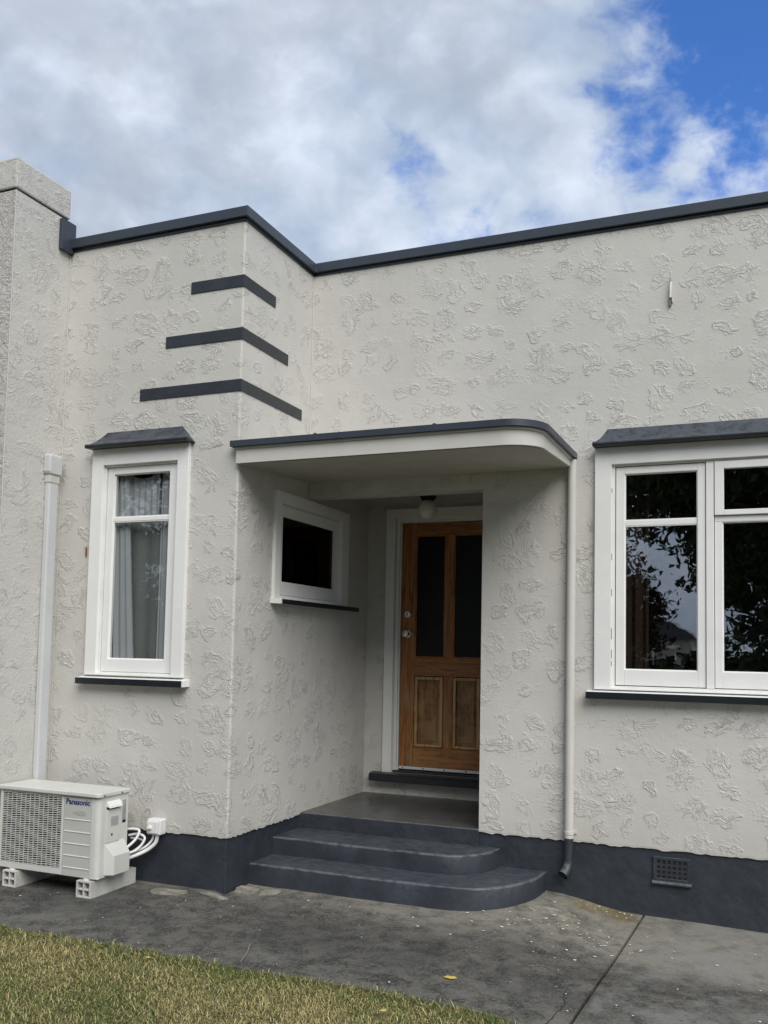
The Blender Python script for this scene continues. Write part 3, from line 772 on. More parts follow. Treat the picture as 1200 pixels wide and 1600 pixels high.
# small porch window on the side wall (faces +x)
pw = empty('window', parent=house); pw['label'] = 'small awning window on the porch side wall'
frame(MB(), 'x', -.500, .675, 1.512, 2.250, -.05, .022, (.080, .127, .018, .080)).make('casing', M['white'], pw, .003)
frame(MB(), 'x', -.420, .548, 1.531, 2.169, -.10, -.004, (.012, .012, .008, .006)).make('jamb', M['white_old'], pw, .001)
frame(MB(), 'x', -.407, .535, 1.541, 2.162, -.058, -.012, (.065, .052, .093, .074)).make('sash', M['white'], pw, .003)
B(-.036, -.032, -.342, .483, 1.634, 2.088).make('pane', M['glass_dark'], pw)
mb = MB().prism([(.085, 1.472), (-.03, 1.476), (-.03, 1.516), (.085, 1.506)], 'y', -.515, .745); mb.make('sill', M['white'], pw, .002)
B(.0853, .088, -.500, .745, 1.470, 1.505).make('sill_front', M['black'], pw, .001)

# ---- front door
dr = empty('front_door', parent=house)
DY = PD+.035
frame(MB(), 'y', .170, 1.235, .186, 2.338, PD-.022, PD+.03, (.078, .078, .001, .076)).make('casing', M['white'], dr, .003)
frame(MB(), 'y', .262, 1.140, .187, 2.262, PD-.006, PD+.12, (.024, .024, .002, .026)).make('jamb', M['white_old'], dr, .003)
frame(MB(), 'y', .286, 1.116, .190, 2.236, DY-.024, DY-.003, (.010, .010, .001, .010)).make('door_stop', M['white_old'], dr, .002)
zb, zt = .236, 2.226
for (a, b) in ((.297, .418), (.984, 1.105)): B(a, b, DY, DY+.042, zb, zt).make('stile', M['wood'], dr, .002)
for (a, b) in ((zb, .392), (.970, 1.122), (2.118, zt)): B(.4185, .9835, DY+.0004, DY+.0415, a, b).make('rail', M['wood_h'], dr, .002)
B(.671, .748, DY+.0006, DY+.041, .3925, .9695).make('muntin', M['wood'], dr, .002)
B(.671, .748, DY+.0006, DY+.041, 1.1225, 2.1175).make('muntin', M['wood'], dr, .002)
for (a, b) in ((.4185, .6705), (.7485, .9835)):
    B(a, b, DY+.016, DY+.024, 1.1225, 2.1175).make('pane', M['glass_door'], dr)
    frame(MB(), 'y', a, b, 1.1225, 2.1175, DY+.004, DY+.0158, .008).make('bead', M['wood'], dr, .002)
    # fielded panel inside a proud moulding
    frame(MB(), 'y', a+.004, b-.004, .397, .965, DY-.008, DY+.018, .026).make('moulding', M['wood_mould'], dr, .007, seg=3)
    B(a+.0305, b-.0305, DY+.012, DY+.022, .4235, .9385).make('panel', M['wood_panel'], dr, .002)
    B(a+.052, b-.052, DY+.004, DY+.0118, .445, .917).make('panel_field', M['wood_panel'], dr, .006)
B(.297, 1.105, DY-.006, DY+.030, .214, .2355).make('weather_strip', M['cable'], dr, .001)
for x in (.33, .51, .69, .87, 1.05): B(x-.004, x+.004, DY-.0085, DY-.0062, .220, .231).make('strip_screw', M['hole'], dr)
B(.262, 1.14, PD-.02, DY+.05, .1875, .2055).make('threshold', M['black'], dr, .001)
mb = MB().prism([(PD-.105, .118), (PD-.001, .118), (PD-.001, .186), (PD-.06, .186), (PD-.095, .178), (PD-.105, .166)], 'x', .088, 1.30); mb.make('door_sill', M['black'], dr, .005)
MB().lathe((.356, DY, 1.470), (0, -1, 0), [(.0, -.001), (.032, 0), (.032, .008), (.026, .014), (.026, .022), (.0, .023)], 20).make('deadbolt', M['steel'], dr)
MB().box(.3535, .3585, DY-.0245, DY-.0225, 1.458, 1.482).make('keyhole', M['hole'], dr)
MB().lathe((.352, DY, 1.312), (0, -1, 0), [(0, -.001), (.032, 0), (.032, .006), (.013, .010), (.011, .030), (.026, .036), (.031, .048), (.026, .060), (.0, .064)], 20).make('knob', M['steel'], dr)
MB().lathe((.398, DY, 1.312), (0, -1, 0), [(0, -.001), (.018, 0), (.018, .006), (.014, .018), (0, .022)], 16).make('latch_guard', M['brass'], dr)

# ------------------------------------------------------------------ steps
steps = empty('porch_steps', (.8, -.3, -.36), label='charcoal painted concrete steps with rounded right ends leading to the porch', cat='steps')
def step_outline(xe, yf, rx, ry, n=16):
    pts = [(-.011, .0115), (-.011, yf)]
    for k in range(n+1):
        a = R(90*k/n); pts.append((xe-rx+rx*math.sin(a), yf+ry-ry*math.cos(a)))
    pts.append((xe, .0115)); return pts
random.seed(9)
def step_mesh(name, O, z0, z1, m):
    """slab with softly irregular nosing"""
    # refine outline
    P_ = []
    for a, b in zip(O, O[1:]+O[:1]):
        L_ = math.dist(a, b); k = max(1, int(L_/.05))
        for i in range(k): P_.append((a[0]+(b[0]-a[0])*i/k, a[1]+(b[1]-a[1])*i/k))
    n = len(P_); mb = MB()
    cx = sum(p[0] for p in P_)/n; cy_ = sum(p[1] for p in P_)/n
    rings = ((0, z0), (0, z1-.014), (.003, z1-.006), (.010, z1-.001), (.022, z1))
    for ins, z in rings:
        for p in P_:
            wob = .003*math.sin(p[0]*9+z*40)+.0025*math.sin(p[0]*23+p[1]*17)+random.uniform(-.0008, .0008)
            dx_, dy_ = cx-p[0], cy_-p[1]; q = (p[0], p[1])
            if p[1] < .0 and p[0] > -.005:
                # inward direction: approximate with outline normal
                i = P_.index(p); a, b = P_[i-1], P_[(i+1) % n]; tx, ty = b[0]-a[0], b[1]-a[1]; l = math.hypot(tx, ty) or 1
                nx_, ny_ = -ty/l, tx/l
                if nx_*dx_+ny_*dy_ < 0: nx_, ny_ = -nx_, -ny_
                q = (p[0]+nx_*(ins+wob), p[1]+ny_*(ins+wob))
            mb.v.append((q[0], q[1], z+(.0015*math.sin(p[0]*7) if z > z0 else 0)))
    for r_ in range(len(rings)-1):
        for i in range(n):
            j = (i+1) % n; mb.f.append((r_*n+i, r_*n+j, (r_+1)*n+j, (r_+1)*n+i)); mb.smooth.add(len(mb.f)-1)
    mb.f.append(tuple((len(rings)-1)*n+i for i in range(n)))
    return mb.make(name, m, steps)
step_mesh('step', step_outline(1.775, -.664, .50, .62), -.50, -.216, M['step'])
step_mesh('step', step_outline(1.468, -.368, .32, .37), -.2155, -.100, M['step'])
pf = MB().prism([(-.0, PD+.001), (-.0, -.002), (1.322, -.002), (1.322, .20), (1.346, .20), (1.346, PD+.001)], 'z', -.2, .010)
pf.make('porch_floor', M['porch'], steps, .006)
MB().box(-.0115, 1.325, -.0045, .0115, -.2, .0045).make('riser', M['plinth'], steps, .002)

# ------------------------------------------------------------------ porch light
pt = empty('porch_light', (.665, .72, 2.37), label='round white globe light on the porch ceiling above the front door', cat='light')
MB().lathe((.665, .72, 2.3695), (0, 0, -1), [(0, 0), (.062, 0), (.060, .012), (.046, .034), (.040, .040), (0, .041)], 28).make('light_base', M['hole'], pt)
prof = [(.038, .034)]+[(.074*math.sin(R(a)), .034+.078*(math.cos(R(30))-math.cos(R(a)))) for a in range(30, 181, 8)]+[(0, .034+.078*(math.cos(R(30))+1))]
MB().lathe((.665, .72, 2.37), (0, 0, -1), prof, 32).make('globe', M['globe'], pt)

# ------------------------------------------------------------------ downpipe
dp = empty('downpipe', (1.927, -.035, -.2), label='cream round downpipe on the main wall right of the porch canopy', cat='drainpipe')
MB().tube([(1.934, -.036, 2.425), (1.930, -.036, 1.2), (1.927, -.036, .016)], .0285, 20).make('pipe', M['pipe'], dp)
MB().tube([(1.927, -.036, .020), (1.927, -.036, -.118), (1.926, -.040, -.135)], .0275, 20, False).make('painted_pipe', M['plinth'], dp)
el = MB().tube([(1.926, -.038, -.115), (1.926, -.040, -.140), (1.922, -.050, -.165), (1.914, -.068, -.188), (1.902, -.092, -.206)], .031, 20, False)
el.make('elbow', M['step'], dp)
MB().tube([(1.916, -.064, -.184), (1.902, -.0915, -.2055)], .026, 16).make('pipe_mouth', M['hole'], dp)
for z in (.050,):
    mb = MB().lathe((1.9275, -.036, z-.011), (0, 0, 1), [(.0286, 0), (.0315, .001), (.0315, .021), (.0286, .022)], 20)
    mb.box(1.885, 1.970, -.010, -.0015, z-.010, z+.010); mb.make('pipe_clip', M['pipe'], dp, .0008)

# wall stub high on the parapet wall
wb = empty('wall_bracket', (2.544, -.02, 3.46), label='small weathered metal bracket stub high on the parapet wall', cat='bracket')
MB().tube([(2.541, -.022, 3.425), (2.543, -.022, 3.525)], .007, 12).make('stub_pipe', M['white_old'], wb)
MB().box(2.549, 2.556, -.018, -.002, 3.395, 3.505).make('back_plate', M['pipe'], wb, .003)
MB().tube([(2.541, -.022, 3.523), (2.5415, -.022, 3.552)], .006, 12).make('stub_cap', M['label'], wb)
MB().box(2.533, 2.544, -.018, -.002, 3.375, 3.43).make('rust_slot', M['twig'], wb, .001)

# ------------------------------------------------------------------ conduit duct on the chimney side
du = empty('pipe_duct', (-1.40, -1.08, .2), label='pale plastic pipe duct running up the chimney side behind the outdoor unit', cat='duct')
MB().box(-1.4295, -1.384, -1.118, -1.030, -.30, 2.275).make('duct_channel', M['duct'], du, .012, seg=3)
MB().box(-1.4293, -1.380, -1.122, -1.026, 2.262, 2.318).make('duct_collar', M['pipe'], du, .006)
mb = MB().prism([(-1.128, 2.318), (-1.020, 2.318), (-1.014, 2.340), (-1.014, 2.455), (-1.138, 2.455), (-1.138, 2.340)], 'x', -1.4291, -1.370)
mb.make('duct_cap', M['duct'], du, .012, seg=4)
# paint chip beside the tall window
pc = B(-1.190, -1.176, D-.0045, D-.0005, 1.770, 1.832).make('rusty_screw_plate', M['rust'], None, .001)
tag(pc, 'tiny orange plate on the plaster left of the tall window', 'plate')

# ------------------------------------------------------------------ air conditioner outdoor unit
ac = empty('air_conditioner', (-1.01, -1.27, -.25), label='cream outdoor air conditioning unit standing on hollow blocks by the chimney', cat='air conditioner')
AX0, AX1, AY0, AY1, AZ0, AZ1 = -1.402, -.622, -1.408, -1.136, -.232, .252
GX1 = -.905                                            # right edge of the grille opening
# casing shell: back, bottom, sides; front built round the grille
MB().box(AX0, AX0+.006, AY0+.006, AY1, AZ0, AZ1).box(AX0, AX1, AY1-.006, AY1, AZ0, AZ1-.001).box(AX0, AX1, AY0+.006, AY1, AZ0-.003, AZ0+.004).make('cabinet', M['acwhite'], ac, .003)
mb = MB()      # right side + rounded front corner
r_ = .03; P_ = [(AX1-.0, AY1), (AX1, AY0+r_)]
for k in range(1, 7): a = R(90*k/6); P_.append((AX1-r_+r_*math.cos(a), AY0+r_-r_*math.sin(a)))
P_.append((AX1-.055, AY0)); P_.append((AX1-.055, AY0+.02)); P_.append((AX1-.03, AY0+.04)); P_.append((AX1-.01, AY1))
mb.prism(P_, 'z', AZ0, AZ1-.0005); mb.make('side_panel', M['acwhite'], ac)
# front frame around the fan opening
frame(MB(), 'y', AX0, GX1+.010, AZ0, AZ1, AY0, AY0+.012, (.022, .016, .036, .014)).make('front_frame', M['acwhite'], ac, .003)
# front service panel with raised ribs
px0, px1 = GX1+.012, AX1-.057
B(px0, px1, AY0+.002, AY0+.012, AZ0, AZ1-.001).make('front_panel', M['acpanel'], ac, .001)
for z in (.108, .034, -.038, -.110, -.182):
    MB().prism([(AY0+.0019, z-.003), (AY0-.0015, z-.001), (AY0-.0015, z+.002), (AY0+.0019, z+.005)], 'x', px0+.012, px1-.006).make('rib', M['acwhite'], ac)
mb = MB(); mb.prism([(-.775+.052*math.cos(R(a)), .150+.013*math.sin(R(a))+.004*math.sin(R(2*a))) for a in range(0, 360, 15)], 'y', AY0+.0005, AY0+.0019)
mb.make('badge', M['oval'], ac)
# lid
mb = MB().prism([(AX0-.010, AY1+.006), (AX0-.010, AY0-.012), (AX0+.0, AY0-.018), (AX1-.02, AY0-.018)]+[(AX1-.02+.032*math.sin(R(a)), AY0+.014-.032*math.cos(R(a))) for a in (15, 30, 45, 60, 75, 90)]+[(AX1+.012, AY1+.006)], 'z', AZ1, AZ1+.026)
mb.make('lid', M['acwhite'], ac, .006, seg=3)
for y in (-1.375, -1.215): B(AX1+.0115, AX1+.0135, y-.006, y+.006, AZ1+.006, AZ1+.014).make('lid_screw', M['hole'], ac)
# fan, shroud and coil behind the grille
MB().box(AX0+.007, GX1, AY0+.16, AY0+.165, AZ0+.01, AZ1-.005).make('coil', M['acdark'], ac)
fc = (-1.150, AY0+.07, .018)
for k in range(3):
    mb = MB(); a0 = R(120*k+25)
    for i in range(9):
        a = a0+R(75)*i/8
        for rr, yo in ((.045, .0), (.20, .02)): mb.v.append((fc[0]+rr*math.cos(a), fc[1]+yo-.05*i/8, fc[2]+rr*math.sin(a)))
    for i in range(8): b = 2*i; mb.f.append((b, b+1, b+3, b+2)); mb.smooth.add(len(mb.f)-1)
    mb.make('fan_blade', M['acdark'], ac, recalc=False)
MB().lathe(fc, (0, -1, 0), [(.055, -.04), (.055, .03), (.04, .045), (0, .05)], 20).make('fan_hub', M['acdark'], ac)
MB().lathe((fc[0], AY0+.13, fc[2]), (0, -1, 0), [(.214, 0), (.214, .10), (.235, .112), (.243, .113)], 40).make('fan_shroud', M['acdark'], ac)
# grille: rows of slats stepped around the vertical bars, joined
gx0, gx1_, gz0, gz1 = AX0+.020, GX1-.004, AZ0+.034, AZ1-.012
mb = MB(); rows = 36; cols = 13
for j in range(rows):
    z = gz0+(j+.5)*(gz1-gz0)/rows
    for i in range(cols):
        xa = gx0+i*(gx1_-gx0)/cols; xb = gx0+(i+1)*(gx1_-gx0)/cols; o = .0026*math.sin(i*1.3+j*.9)
        mb.box(xa, xb, AY0-.001, AY0+.006, z-.0024+o, z+.0014+o)
gs = mb.make('grille_slats', M['acwhite'], ac); gs['kind'] = 'stuff'
mb = MB()
for i in range(cols+1):
    x = gx0+i*(gx1_-gx0)/cols; mb.box(x-.0022, x+.0022, AY0+.0045, AY0+.010, gz0, gz1)
gs = mb.make('grille_bars', M['acwhite'], ac); gs['kind'] = 'stuff'
# right side details: handle hood, label, pipe cover
mb = MB(); hy0, hy1 = -1.342, -1.222
for i in range(9):
    a = R(180*i/8); pass
mb.prism([(AX1-.001, .222), (AX1+.012, .216), (AX1+.024, .196), (AX1+.028, .182), (AX1+.020, .184), (AX1+.002, .190), (AX1-.001, .190)], 'y', hy0, hy1)
# prism on axis y uses (x,z)
mb.make('handle_hood', M['white'], ac, .004)
B(AX1+.0002, AX1+.003, hy0+.004, hy1-.004, .172, .189).make('handle_recess', M['hole'], ac)
B(AX1+.0002, AX1+.006, hy0-.002, hy1+.002, -.03, .170).make('service_cover', M['acwhite'], ac, .004)
B(AX1+.0062, AX1+.0072, -1.305, -1.235, .068, .125).make('rating_label', M['label'], ac)
B(AX1+.0062, AX1+.0085, -1.298, -1.286, .012, .024).make('cover_screw', M['hole'], ac)
B(AX1+.0004, AX1+.0014, -1.190, -1.158, .072, .212).make('warning_label', M['label'], ac)
B(AX1+.0014, AX1+.0020, -1.190, -1.158, .072, .088).make('warning_label', M['hole'], ac)
mb = MB(); y0, y1 = hy0-.004, -1.165
mb.v += [(AX1, y0, -.028), (AX1, y0+.01, -.028), (AX1+.050, y0+.03, -.105), (AX1+.050, y1, -.105), (AX1+.050, y0+.03, -.222), (AX1+.050, y1, -.222), (AX1, y0, -.222), (AX1, y1, -.222), (AX1, y1, -.028)]
mb.f += [(0, 2, 3, 8), (2, 4, 5, 3), (0, 6, 4, 2), (3, 5, 7, 8), (4, 6, 7, 5)]
mb.make('pipe_cover', M['acwhite'], ac, .005, seg=3)
# text
def text_mesh(txt, size, name, m, parent, loc, rot, grow=.0):
    cu = bpy.data.curves.new('tmp_text', 'FONT'); cu.body = txt; cu.size = size; cu.extrude = .0006; cu.offset = grow; cu.align_x = 'LEFT'; cu.space_character = 1.0
    ob = bpy.data.objects.new('tmp_text', cu); COL.objects.link(ob); bpy.context.view_layer.update()
    dg = bpy.context.evaluated_depsgraph_get(); me = bpy.data.meshes.new_from_object(ob.evaluated_get(dg)); bpy.data.objects.remove(ob); bpy.data.curves.remove(cu)
    me.name = name; me.materials.clear(); me.materials.append(m)
    me.transform(Matrix.Translation(loc) @ rot)
    o = bpy.data.objects.new(name, me); COL.objects.link(o); o.parent = parent; o.matrix_parent_inverse = parent_inv(parent)
    return o, me
tx, me = text_mesh('Panasonic', .046, 'lettering', M['navytext'], ac, Vector((px0+.018, AY0+.0008, .200)), Matrix.Rotation(R(90), 4, 'X'), .0011)
xs_ = [v.co.x for v in me.vertices]; x0_, x1_ = min(xs_), max(xs_); want = .182; k = want/(x1_-x0_)
for v in me.vertices: v.co.x = px0+.018+(v.co.x-x0_)*k

# blocks under the unit
bg_ = 'hollow blocks carrying the outdoor unit'
def foot_block(x0, label):
    t = empty('foot_block', (x0+.054, -1.215, gz(x0, -1.3)), label=label, cat='block', group=bg_)
    z0 = gz(x0, -1.3)-.002; z1 = -.243; w_ = .108; th = .011; ya, yb = -1.432, -1.000
    zm = (z0+z1)/2
    mb = MB()
    mb.box(x0, x0+th, ya, yb, z0, z1).box(x0+w_-th, x0+w_, ya, yb, z0, z1).box(x0+w_/2-th/2, x0+w_/2+th/2, ya+.002, yb, z0+th, z1-th)
    mb.box(x0+th, x0+w_-th, ya+.001, yb, z0, z0+th).box(x0+th, x0+w_-th, ya+.001, yb, z1-th, z1).box(x0+th, x0+w_/2-th/2, ya+.0015, yb, zm-th/2, zm+th/2).box(x0+w_/2+th/2, x0+w_-th, ya+.0015, yb, zm-th/2, zm+th/2)
    mb.make('block_shell', M['block'], t, .003)
    MB().box(x0+th, x0+w_-th, yb-.03, yb-.004, z0+th, z1-th).make('block_end', M['block'], t)
    MB().lathe((x0+w_/2-.005, ya+.045, z1-.0005), (0, 0, 1), [(0.0, 0), (.028, 0), (.026, .008), (.016, .012), (0, .013)], 16).make('fixing_bolt', M['acwhite'], t)
    return t
foot_block(-.755, 'hollow pale block under the right end of the outdoor unit')
foot_block(-1.336, 'hollow pale block under the left end of the outdoor unit')

# isolator box with cables
iso = empty('isolator_switch', (-.51, -1.0, .03), label='white electrical isolator box on the wing wall beside the outdoor unit', cat='switch box')
MB().box(-.556, -.452, -1.030, D-.0005, -.022, .078).make('box', M['cable'], iso, .010, seg=3)
MB().prism([(-.546, -.012), (-.466, -.012), (-.462, .066), (-.550, .066)], 'y', -1.0425, -1.0302).make('cover', M['cable'], iso, .006, seg=3)
MB().lathe((-.520, -1.042, .024), (0, -1, 0), [(.017, 0), (.016, .008), (.010, .010), (0, .010)], 16).box(-.536, -.504, -1.060, -1.051, .018, .030).make('rotary_knob', M['cable'], iso, .002)
def cable(pts, r, name='cable', m='cable'):
    # Catmull-Rom through the points
    P_ = [Vector(p) for p in pts]; P_ = [P_[0]*2-P_[1]]+P_+[P_[-1]*2-P_[-2]]; out = []
    for i in range(1, len(P_)-2):
        for k in range(8):
            t = k/8; a, b, c, e = P_[i-1:i+3]
            out.append(.5*((2*b)+(c-a)*t+(2*a-5*b+4*c-e)*t*t+(3*b-a-3*c+e)*t**3))
    out.append(P_[-2]); return MB().tube(out, r, 10).make(name, M[m], iso)
cable([(-.486, -1.005, -.020), (-.500, -1.010, -.075), (-.545, -1.04, -.120), (-.60, -1.10, -.150), (-.640, -1.17, -.165)], .0125)
cable([(-.520, -1.000, -.020), (-.530, -1.004, -.060), (-.560, -1.03, -.100), (-.61, -1.09, -.130), (-.640, -1.16, -.150)], .008)
# pipe loops from the unit back into the wall
lp = empty('refrigerant_pipes', (-.6, -1.05, -.05), label='looped white insulated pipes between the outdoor unit and the wall', cat='pipes')
def loop(pts, r):
    o = cable(pts, r, 'insulated_pipe'); o.parent = lp; o.matrix_parent_inverse = parent_inv(lp)
loop([(-.66, -1.09, .012), (-.615, -1.075, .014), (-.580, -1.07, .004), (-.585, -1.10, -.045), (-.610, -1.155, -.090)], .0085)
loop([(-.66, -1.07, -.030), (-.600, -1.05, -.020), (-.555, -1.045, -.045), (-.575, -1.09, -.105), (-.615, -1.165, -.130)], .008)
loop([(-.66, -1.05, -.050), (-.605, -1.03, -.055), (-.572, -1.035, -.075), (-.600, -1.10, -.120), (-.625, -1.17, -.145)], .0065)

# ------------------------------------------------------------------ litter
random.seed(21)
mb = MB()
def flake(x, y, s, lift=.004):
    a = random.uniform(0, 6.28); n = 5; z = gz(x, y)+lift
    pts = []
    for k in range(n):
        b = a+2*math.pi*k/n; rr = s*random.uniform(.5, 1.2); pts.append((x+rr*math.cos(b), y+rr*math.sin(b)*.8, z+random.uniform(0, .003)))
    mb.poly(pts)
for i in range(130):
    x = random.uniform(-1.2, 4.2); y = random.uniform(-1.95, -.06)
    if x < .05 and y > -1.02: continue
    if .0 < x < 1.8 and y > -.70: continue
    flake(x, y, random.choice((.004, .005, .007, .010)))
for i in range(60):
    x = random.gauss(1.95, .28); y = random.gauss(-.62, .16)
    if y < -.1: flake(x, y, random.choice((.005, .007, .011, .013)))
for i in range(14): flake(random.uniform(2.0, 2.34), random.uniform(-.13, -.03), .008)
fl = mb.make('paint_flakes', M['flake'], None, recalc=False)
tag(fl, 'small white petals and paint flakes scattered over the concrete path', 'litter', kind='stuff')
def leaf(x, y, s, rot, label, z=None):
    pts = [(-1, 0, .05), (-.55, .34, .16), (0, .42, .10), (.5, .30, .18), (1, .02, .08), (.5, -.26, .02), (0, -.36, .0), (-.6, -.28, .04)]
    mb = MB(); z0 = (gz(x, y)+.006 if z is None else z); c, q = math.cos(rot), math.sin(rot)
    mb.v.append((x, y, z0+.004))
    for a, b, h in pts: mb.v.append((x+s*(a*c-b*q), y+s*(a*q+b*c), z0+s*h))
    for i in range(8): mb.f.append((0, 1+i, 1+(i+1) % 8))
    o = mb.make('fallen_leaf', M['yellow'], None, recalc=False); tag(o, label, 'leaf', 'fallen yellow leaves'); return o
leaf(1.715, -1.715, .033, .1, 'yellow fallen leaf lying alone on the dark concrete path')
leaf(1.60, -2.255, .016, .6, 'small yellow leaf in the grass at the bottom edge of the photo', gz(1.6, -2.25)+.022)
leaf(.31, -2.14, .014, .3, 'small yellow leaf in the grass left of the middle', gz(.3, -2.14)+.022)
tw = MB().tube([(.725, -1.965, gz(.7, -1.96)+.01), (.70, -1.86, -.335), (.665, -1.78, -.328), (.64, -1.72, -.345), (.627, -1.68, -.352)], [.0022, .002, .002, .0018, .0012], 6).make('dry_grass_stalk', M['paver'])
tag(tw, 'thin dry stalk leaning from the lawn edge over the path', 'twig')

# ------------------------------------------------------------------ what stands behind the viewer: some mirrored in the panes, some added to darken the porch
def tree(x, y, h, crown_r, base, n_leaf, seed, label, cols, trunk_r=.16, leaf_s=.13, blobs=None):
    rnd = random.Random(seed)
    t = empty('tree', (x, y, -.45), label=label, cat='tree', group='trees across the lawn')
    mb = MB(); tips = []
    def limb(p, dirv, L, r, lev):
        pts = [p]; rs = [r]; d_ = dirv.normalized(); q = p.copy()
        for i in range(5):
            d_ = (d_+Vector((rnd.uniform(-.25, .25), rnd.uniform(-.25, .25), rnd.uniform(-.05, .2)))).normalized(); q = q+d_*L/5; pts.append(q.copy()); rs.append(r*(1-.13*(i+1)))
        mb.tube(pts, rs, 7 if lev < 2 else 5, False)
        if lev >= 3: tips.append(pts[-1]); tips.append(pts[-3]); return
        for k in range(rnd.choice((3, 4)) if lev else 5):
            a = rnd.uniform(0, 6.28); s = pts[rnd.choice((3, 4, 5))] if lev else pts[rnd.choice((2, 3, 4, 5))]
            nd = Vector((math.cos(a), math.sin(a), rnd.uniform(.15, .8))).normalized()*.8+d_*.5
            limb(s, nd, L*rnd.uniform(.55, .75), rs[-1]*.75, lev+1)
    limb(Vector((x, y, -.5)), Vector((rnd.uniform(-.1, .1), rnd.uniform(-.1, .1), 1)), h*.45, trunk_r, 0)
    mb.make('trunk', M['bark'], t)
    vs, fs, tint = [], [], []
    cz = base+(h-base)/2
    good = [p for p in tips if p.z > base*.8] or tips
    if blobs:
        cl = []
        for (bx_, by_, bz_, rx, ry, rz, k_) in blobs:
            for q in range(k_):
                v = Vector((rnd.gauss(0, 1), rnd.gauss(0, 1), rnd.gauss(0, 1))).normalized()*rnd.random()**.4
                cl.append(Vector((bx_+v.x*rx, by_+v.y*ry, bz_+v.z*rz)))
    for i in range(n_leaf):
        s = leaf_s*rnd.uniform(.6, 1.4)
        if blobs:
            p = rnd.choice(cl)+Vector((rnd.gauss(0, 1), rnd.gauss(0, 1), rnd.gauss(0, .7)))*.20
        else:
            p = rnd.choice(good)+Vector((rnd.gauss(0, 1), rnd.gauss(0, 1), rnd.gauss(0, .8)))*crown_r*.16
        u = Vector((rnd.gauss(0, 1), rnd.gauss(0, 1), rnd.gauss(0, 1))).normalized(); v = u.orthogonal().normalized()
        o = len(vs); vs += [tuple(p-u*s), tuple(p+v*s*.45), tuple(p+u*s), tuple(p-v*s*.45)]; fs.append((o, o+1, o+2, o+3))
        k = rnd.choice(cols); b = rnd.uniform(.7, 1.3); tint += [(k[0]*b, k[1]*b, k[2]*b, 1)]*4
    me = bpy.data.meshes.new('crown'); me.from_pydata(vs, [], fs); me.materials.append(M['leaf'])
    at = me.color_attributes.new('tint', 'FLOAT_COLOR', 'POINT'); at.data.foreach_set('color', [c for t_ in tint for c in t_])
    o = bpy.data.objects.new('crown', me); COL.objects.link(o); o.parent = t; o.matrix_parent_inverse = parent_inv(t)
    return t
green = [(.030, .050, .018), (.045, .070, .022), (.024, .040, .014)]
brown = [(.060, .042, .020), (.050, .048, .020), (.075, .045, .020)]
tree(4.2, -14.5, 9.5, 4.6, 1.0, 62000, 4, 'largest dark leafy tree behind the viewer, mirrored in the right window pane', green, .24, .085,
     blobs=[(3.9, -14.5, 6.3, 4.3, 3.0, 2.6, 420), (1.2, -14.2, 4.8, 1.9, 1.6, 1.2, 150), (2.3, -14.0, 3.4, 1.0, 1.2, 1.3, 60), (3.9, -14.6, 2.4, 1.7, 1.3, 2.4, 170), (.4, -14.5, 6.4, 2.4, 1.8, 1.5, 150)])
tree(-.35, -17, 4.2, 3.8, 1.0, 22000, 12, 'brown green tree behind the viewer left of the largest tree', brown, .12, .07,
     blobs=[(-.5, -17, 2.0, 1.15, 1.2, 1.9, 120), (-2.2, -17.5, 2.6, 1.8, 1.4, 2.3, 120)])
tree(-10.5, -13, 8.0, 4.2, 1.2, 40000, 31, 'leafy tree far to the left, mirrored in the tall curtained window', green, .18, .09,
     blobs=[(-10.2, -13, 1.6, 3.2, 1.6, 2.2, 230), (-10.5, -13.4, 5.2, 3.6, 2.2, 2.2, 170)])
tree(11.5, -15, 9.0, 4.2, 1.0, 16000, 44, 'unseen leafy tree right of the largest tree, added to darken the porch', green, .2, .18)  # added out of view to cut low skylight under the canopy
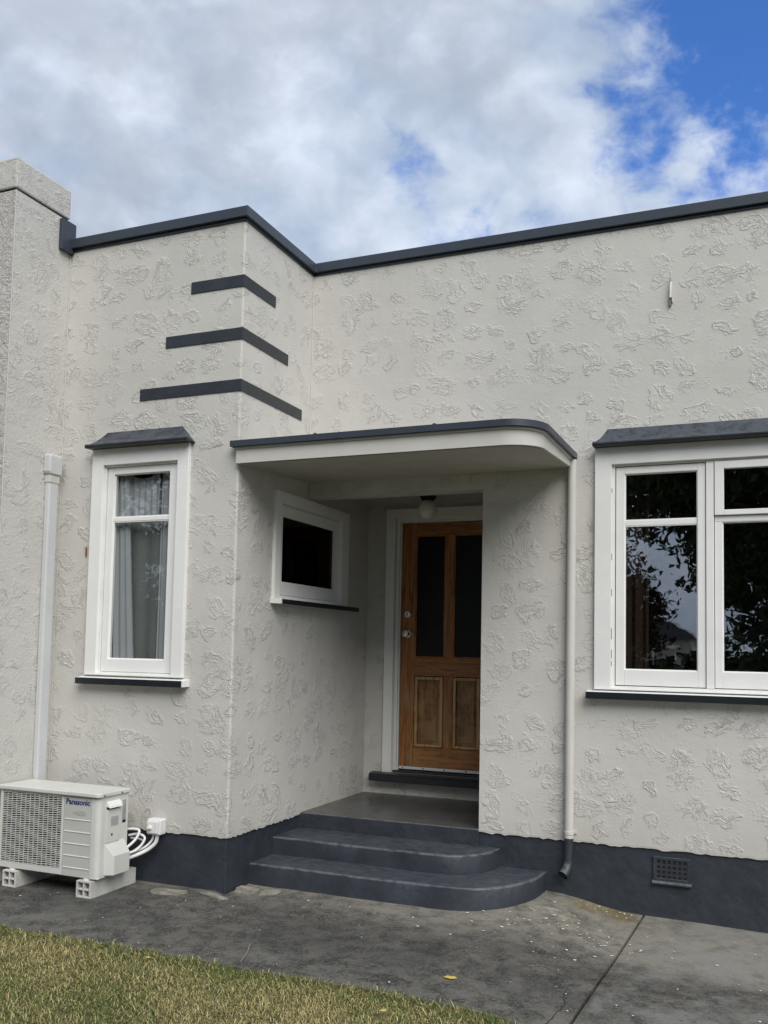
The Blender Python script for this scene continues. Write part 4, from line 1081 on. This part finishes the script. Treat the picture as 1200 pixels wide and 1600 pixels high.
tree(-7.0, -23, 9.5, 4.4, 1.0, 16000, 52, 'unseen tall leafy tree furthest back on the left, added to darken the porch', green, .2, .18)  # another unseen tree added to screen the porch from low sky
hd = []  # hedge added behind the viewer to dim the soffit and porch recess
rnd = random.Random(77); vs, fs, tint = [], [], []
for i in range(14000):
    x = rnd.uniform(-24, 26); zc = 1.1+.25*math.sin(x*.6)+.15*math.sin(x*1.7); y = -25+rnd.gauss(0, .5); z = -.5+(zc+.5)*rnd.random()**.8
    u = Vector((rnd.gauss(0, 1), rnd.gauss(0, 1), rnd.gauss(0, 1))).normalized(); v = u.orthogonal().normalized(); sz = .17*rnd.uniform(.6, 1.4); p = Vector((x, y, z))
    o = len(vs); vs += [tuple(p-u*sz), tuple(p+v*sz*.5), tuple(p+u*sz), tuple(p-v*sz*.5)]; fs.append((o, o+1, o+2, o+3))
    k = rnd.choice(green); tint += [(*k, 1)]*4
me = bpy.data.meshes.new('hedge'); me.from_pydata(vs, [], fs); me.materials.append(M['leaf'])
at = me.color_attributes.new('tint', 'FLOAT_COLOR', 'POINT'); at.data.foreach_set('color', [c for t_ in tint for c in t_])
ho = bpy.data.objects.new('hedge', me); COL.objects.link(ho); tag(ho, 'long leafy hedge behind the viewer, added to block low sky and darken the porch', 'hedge')

# neighbouring house across the lawn
nh = empty('neighbour_house', (-8, -64, -.5), label='pale weatherboard house with dark gable roof far behind the viewer', cat='house')
MB().box(-14, -2, -68, -60, -.5, 2.4).make('wall', M['weatherboard'], nh)
MB().prism([(-14.5, 2.35), (-1.5, 2.35), (-8, 5.6)], 'y', -68.4, -59.6).make('roof', M['rooftile'], nh)
for x in (-12.2, -8.2, -4.4):
    f_ = frame(MB(), 'y', x, x+1.4, .6, 1.9, -60.0, -59.94, .08).make('window', M['white'], nh)
    B(x+.08, x+1.32, -59.99, -59.97, .68, 1.82).make('pane', M['glass_door'], f_)

scene.render.engine = 'CYCLES'
scene.cycles.max_bounces = 8; scene.cycles.transparent_max_bounces = 12
scene.render.resolution_x = 768; scene.render.resolution_y = 1024
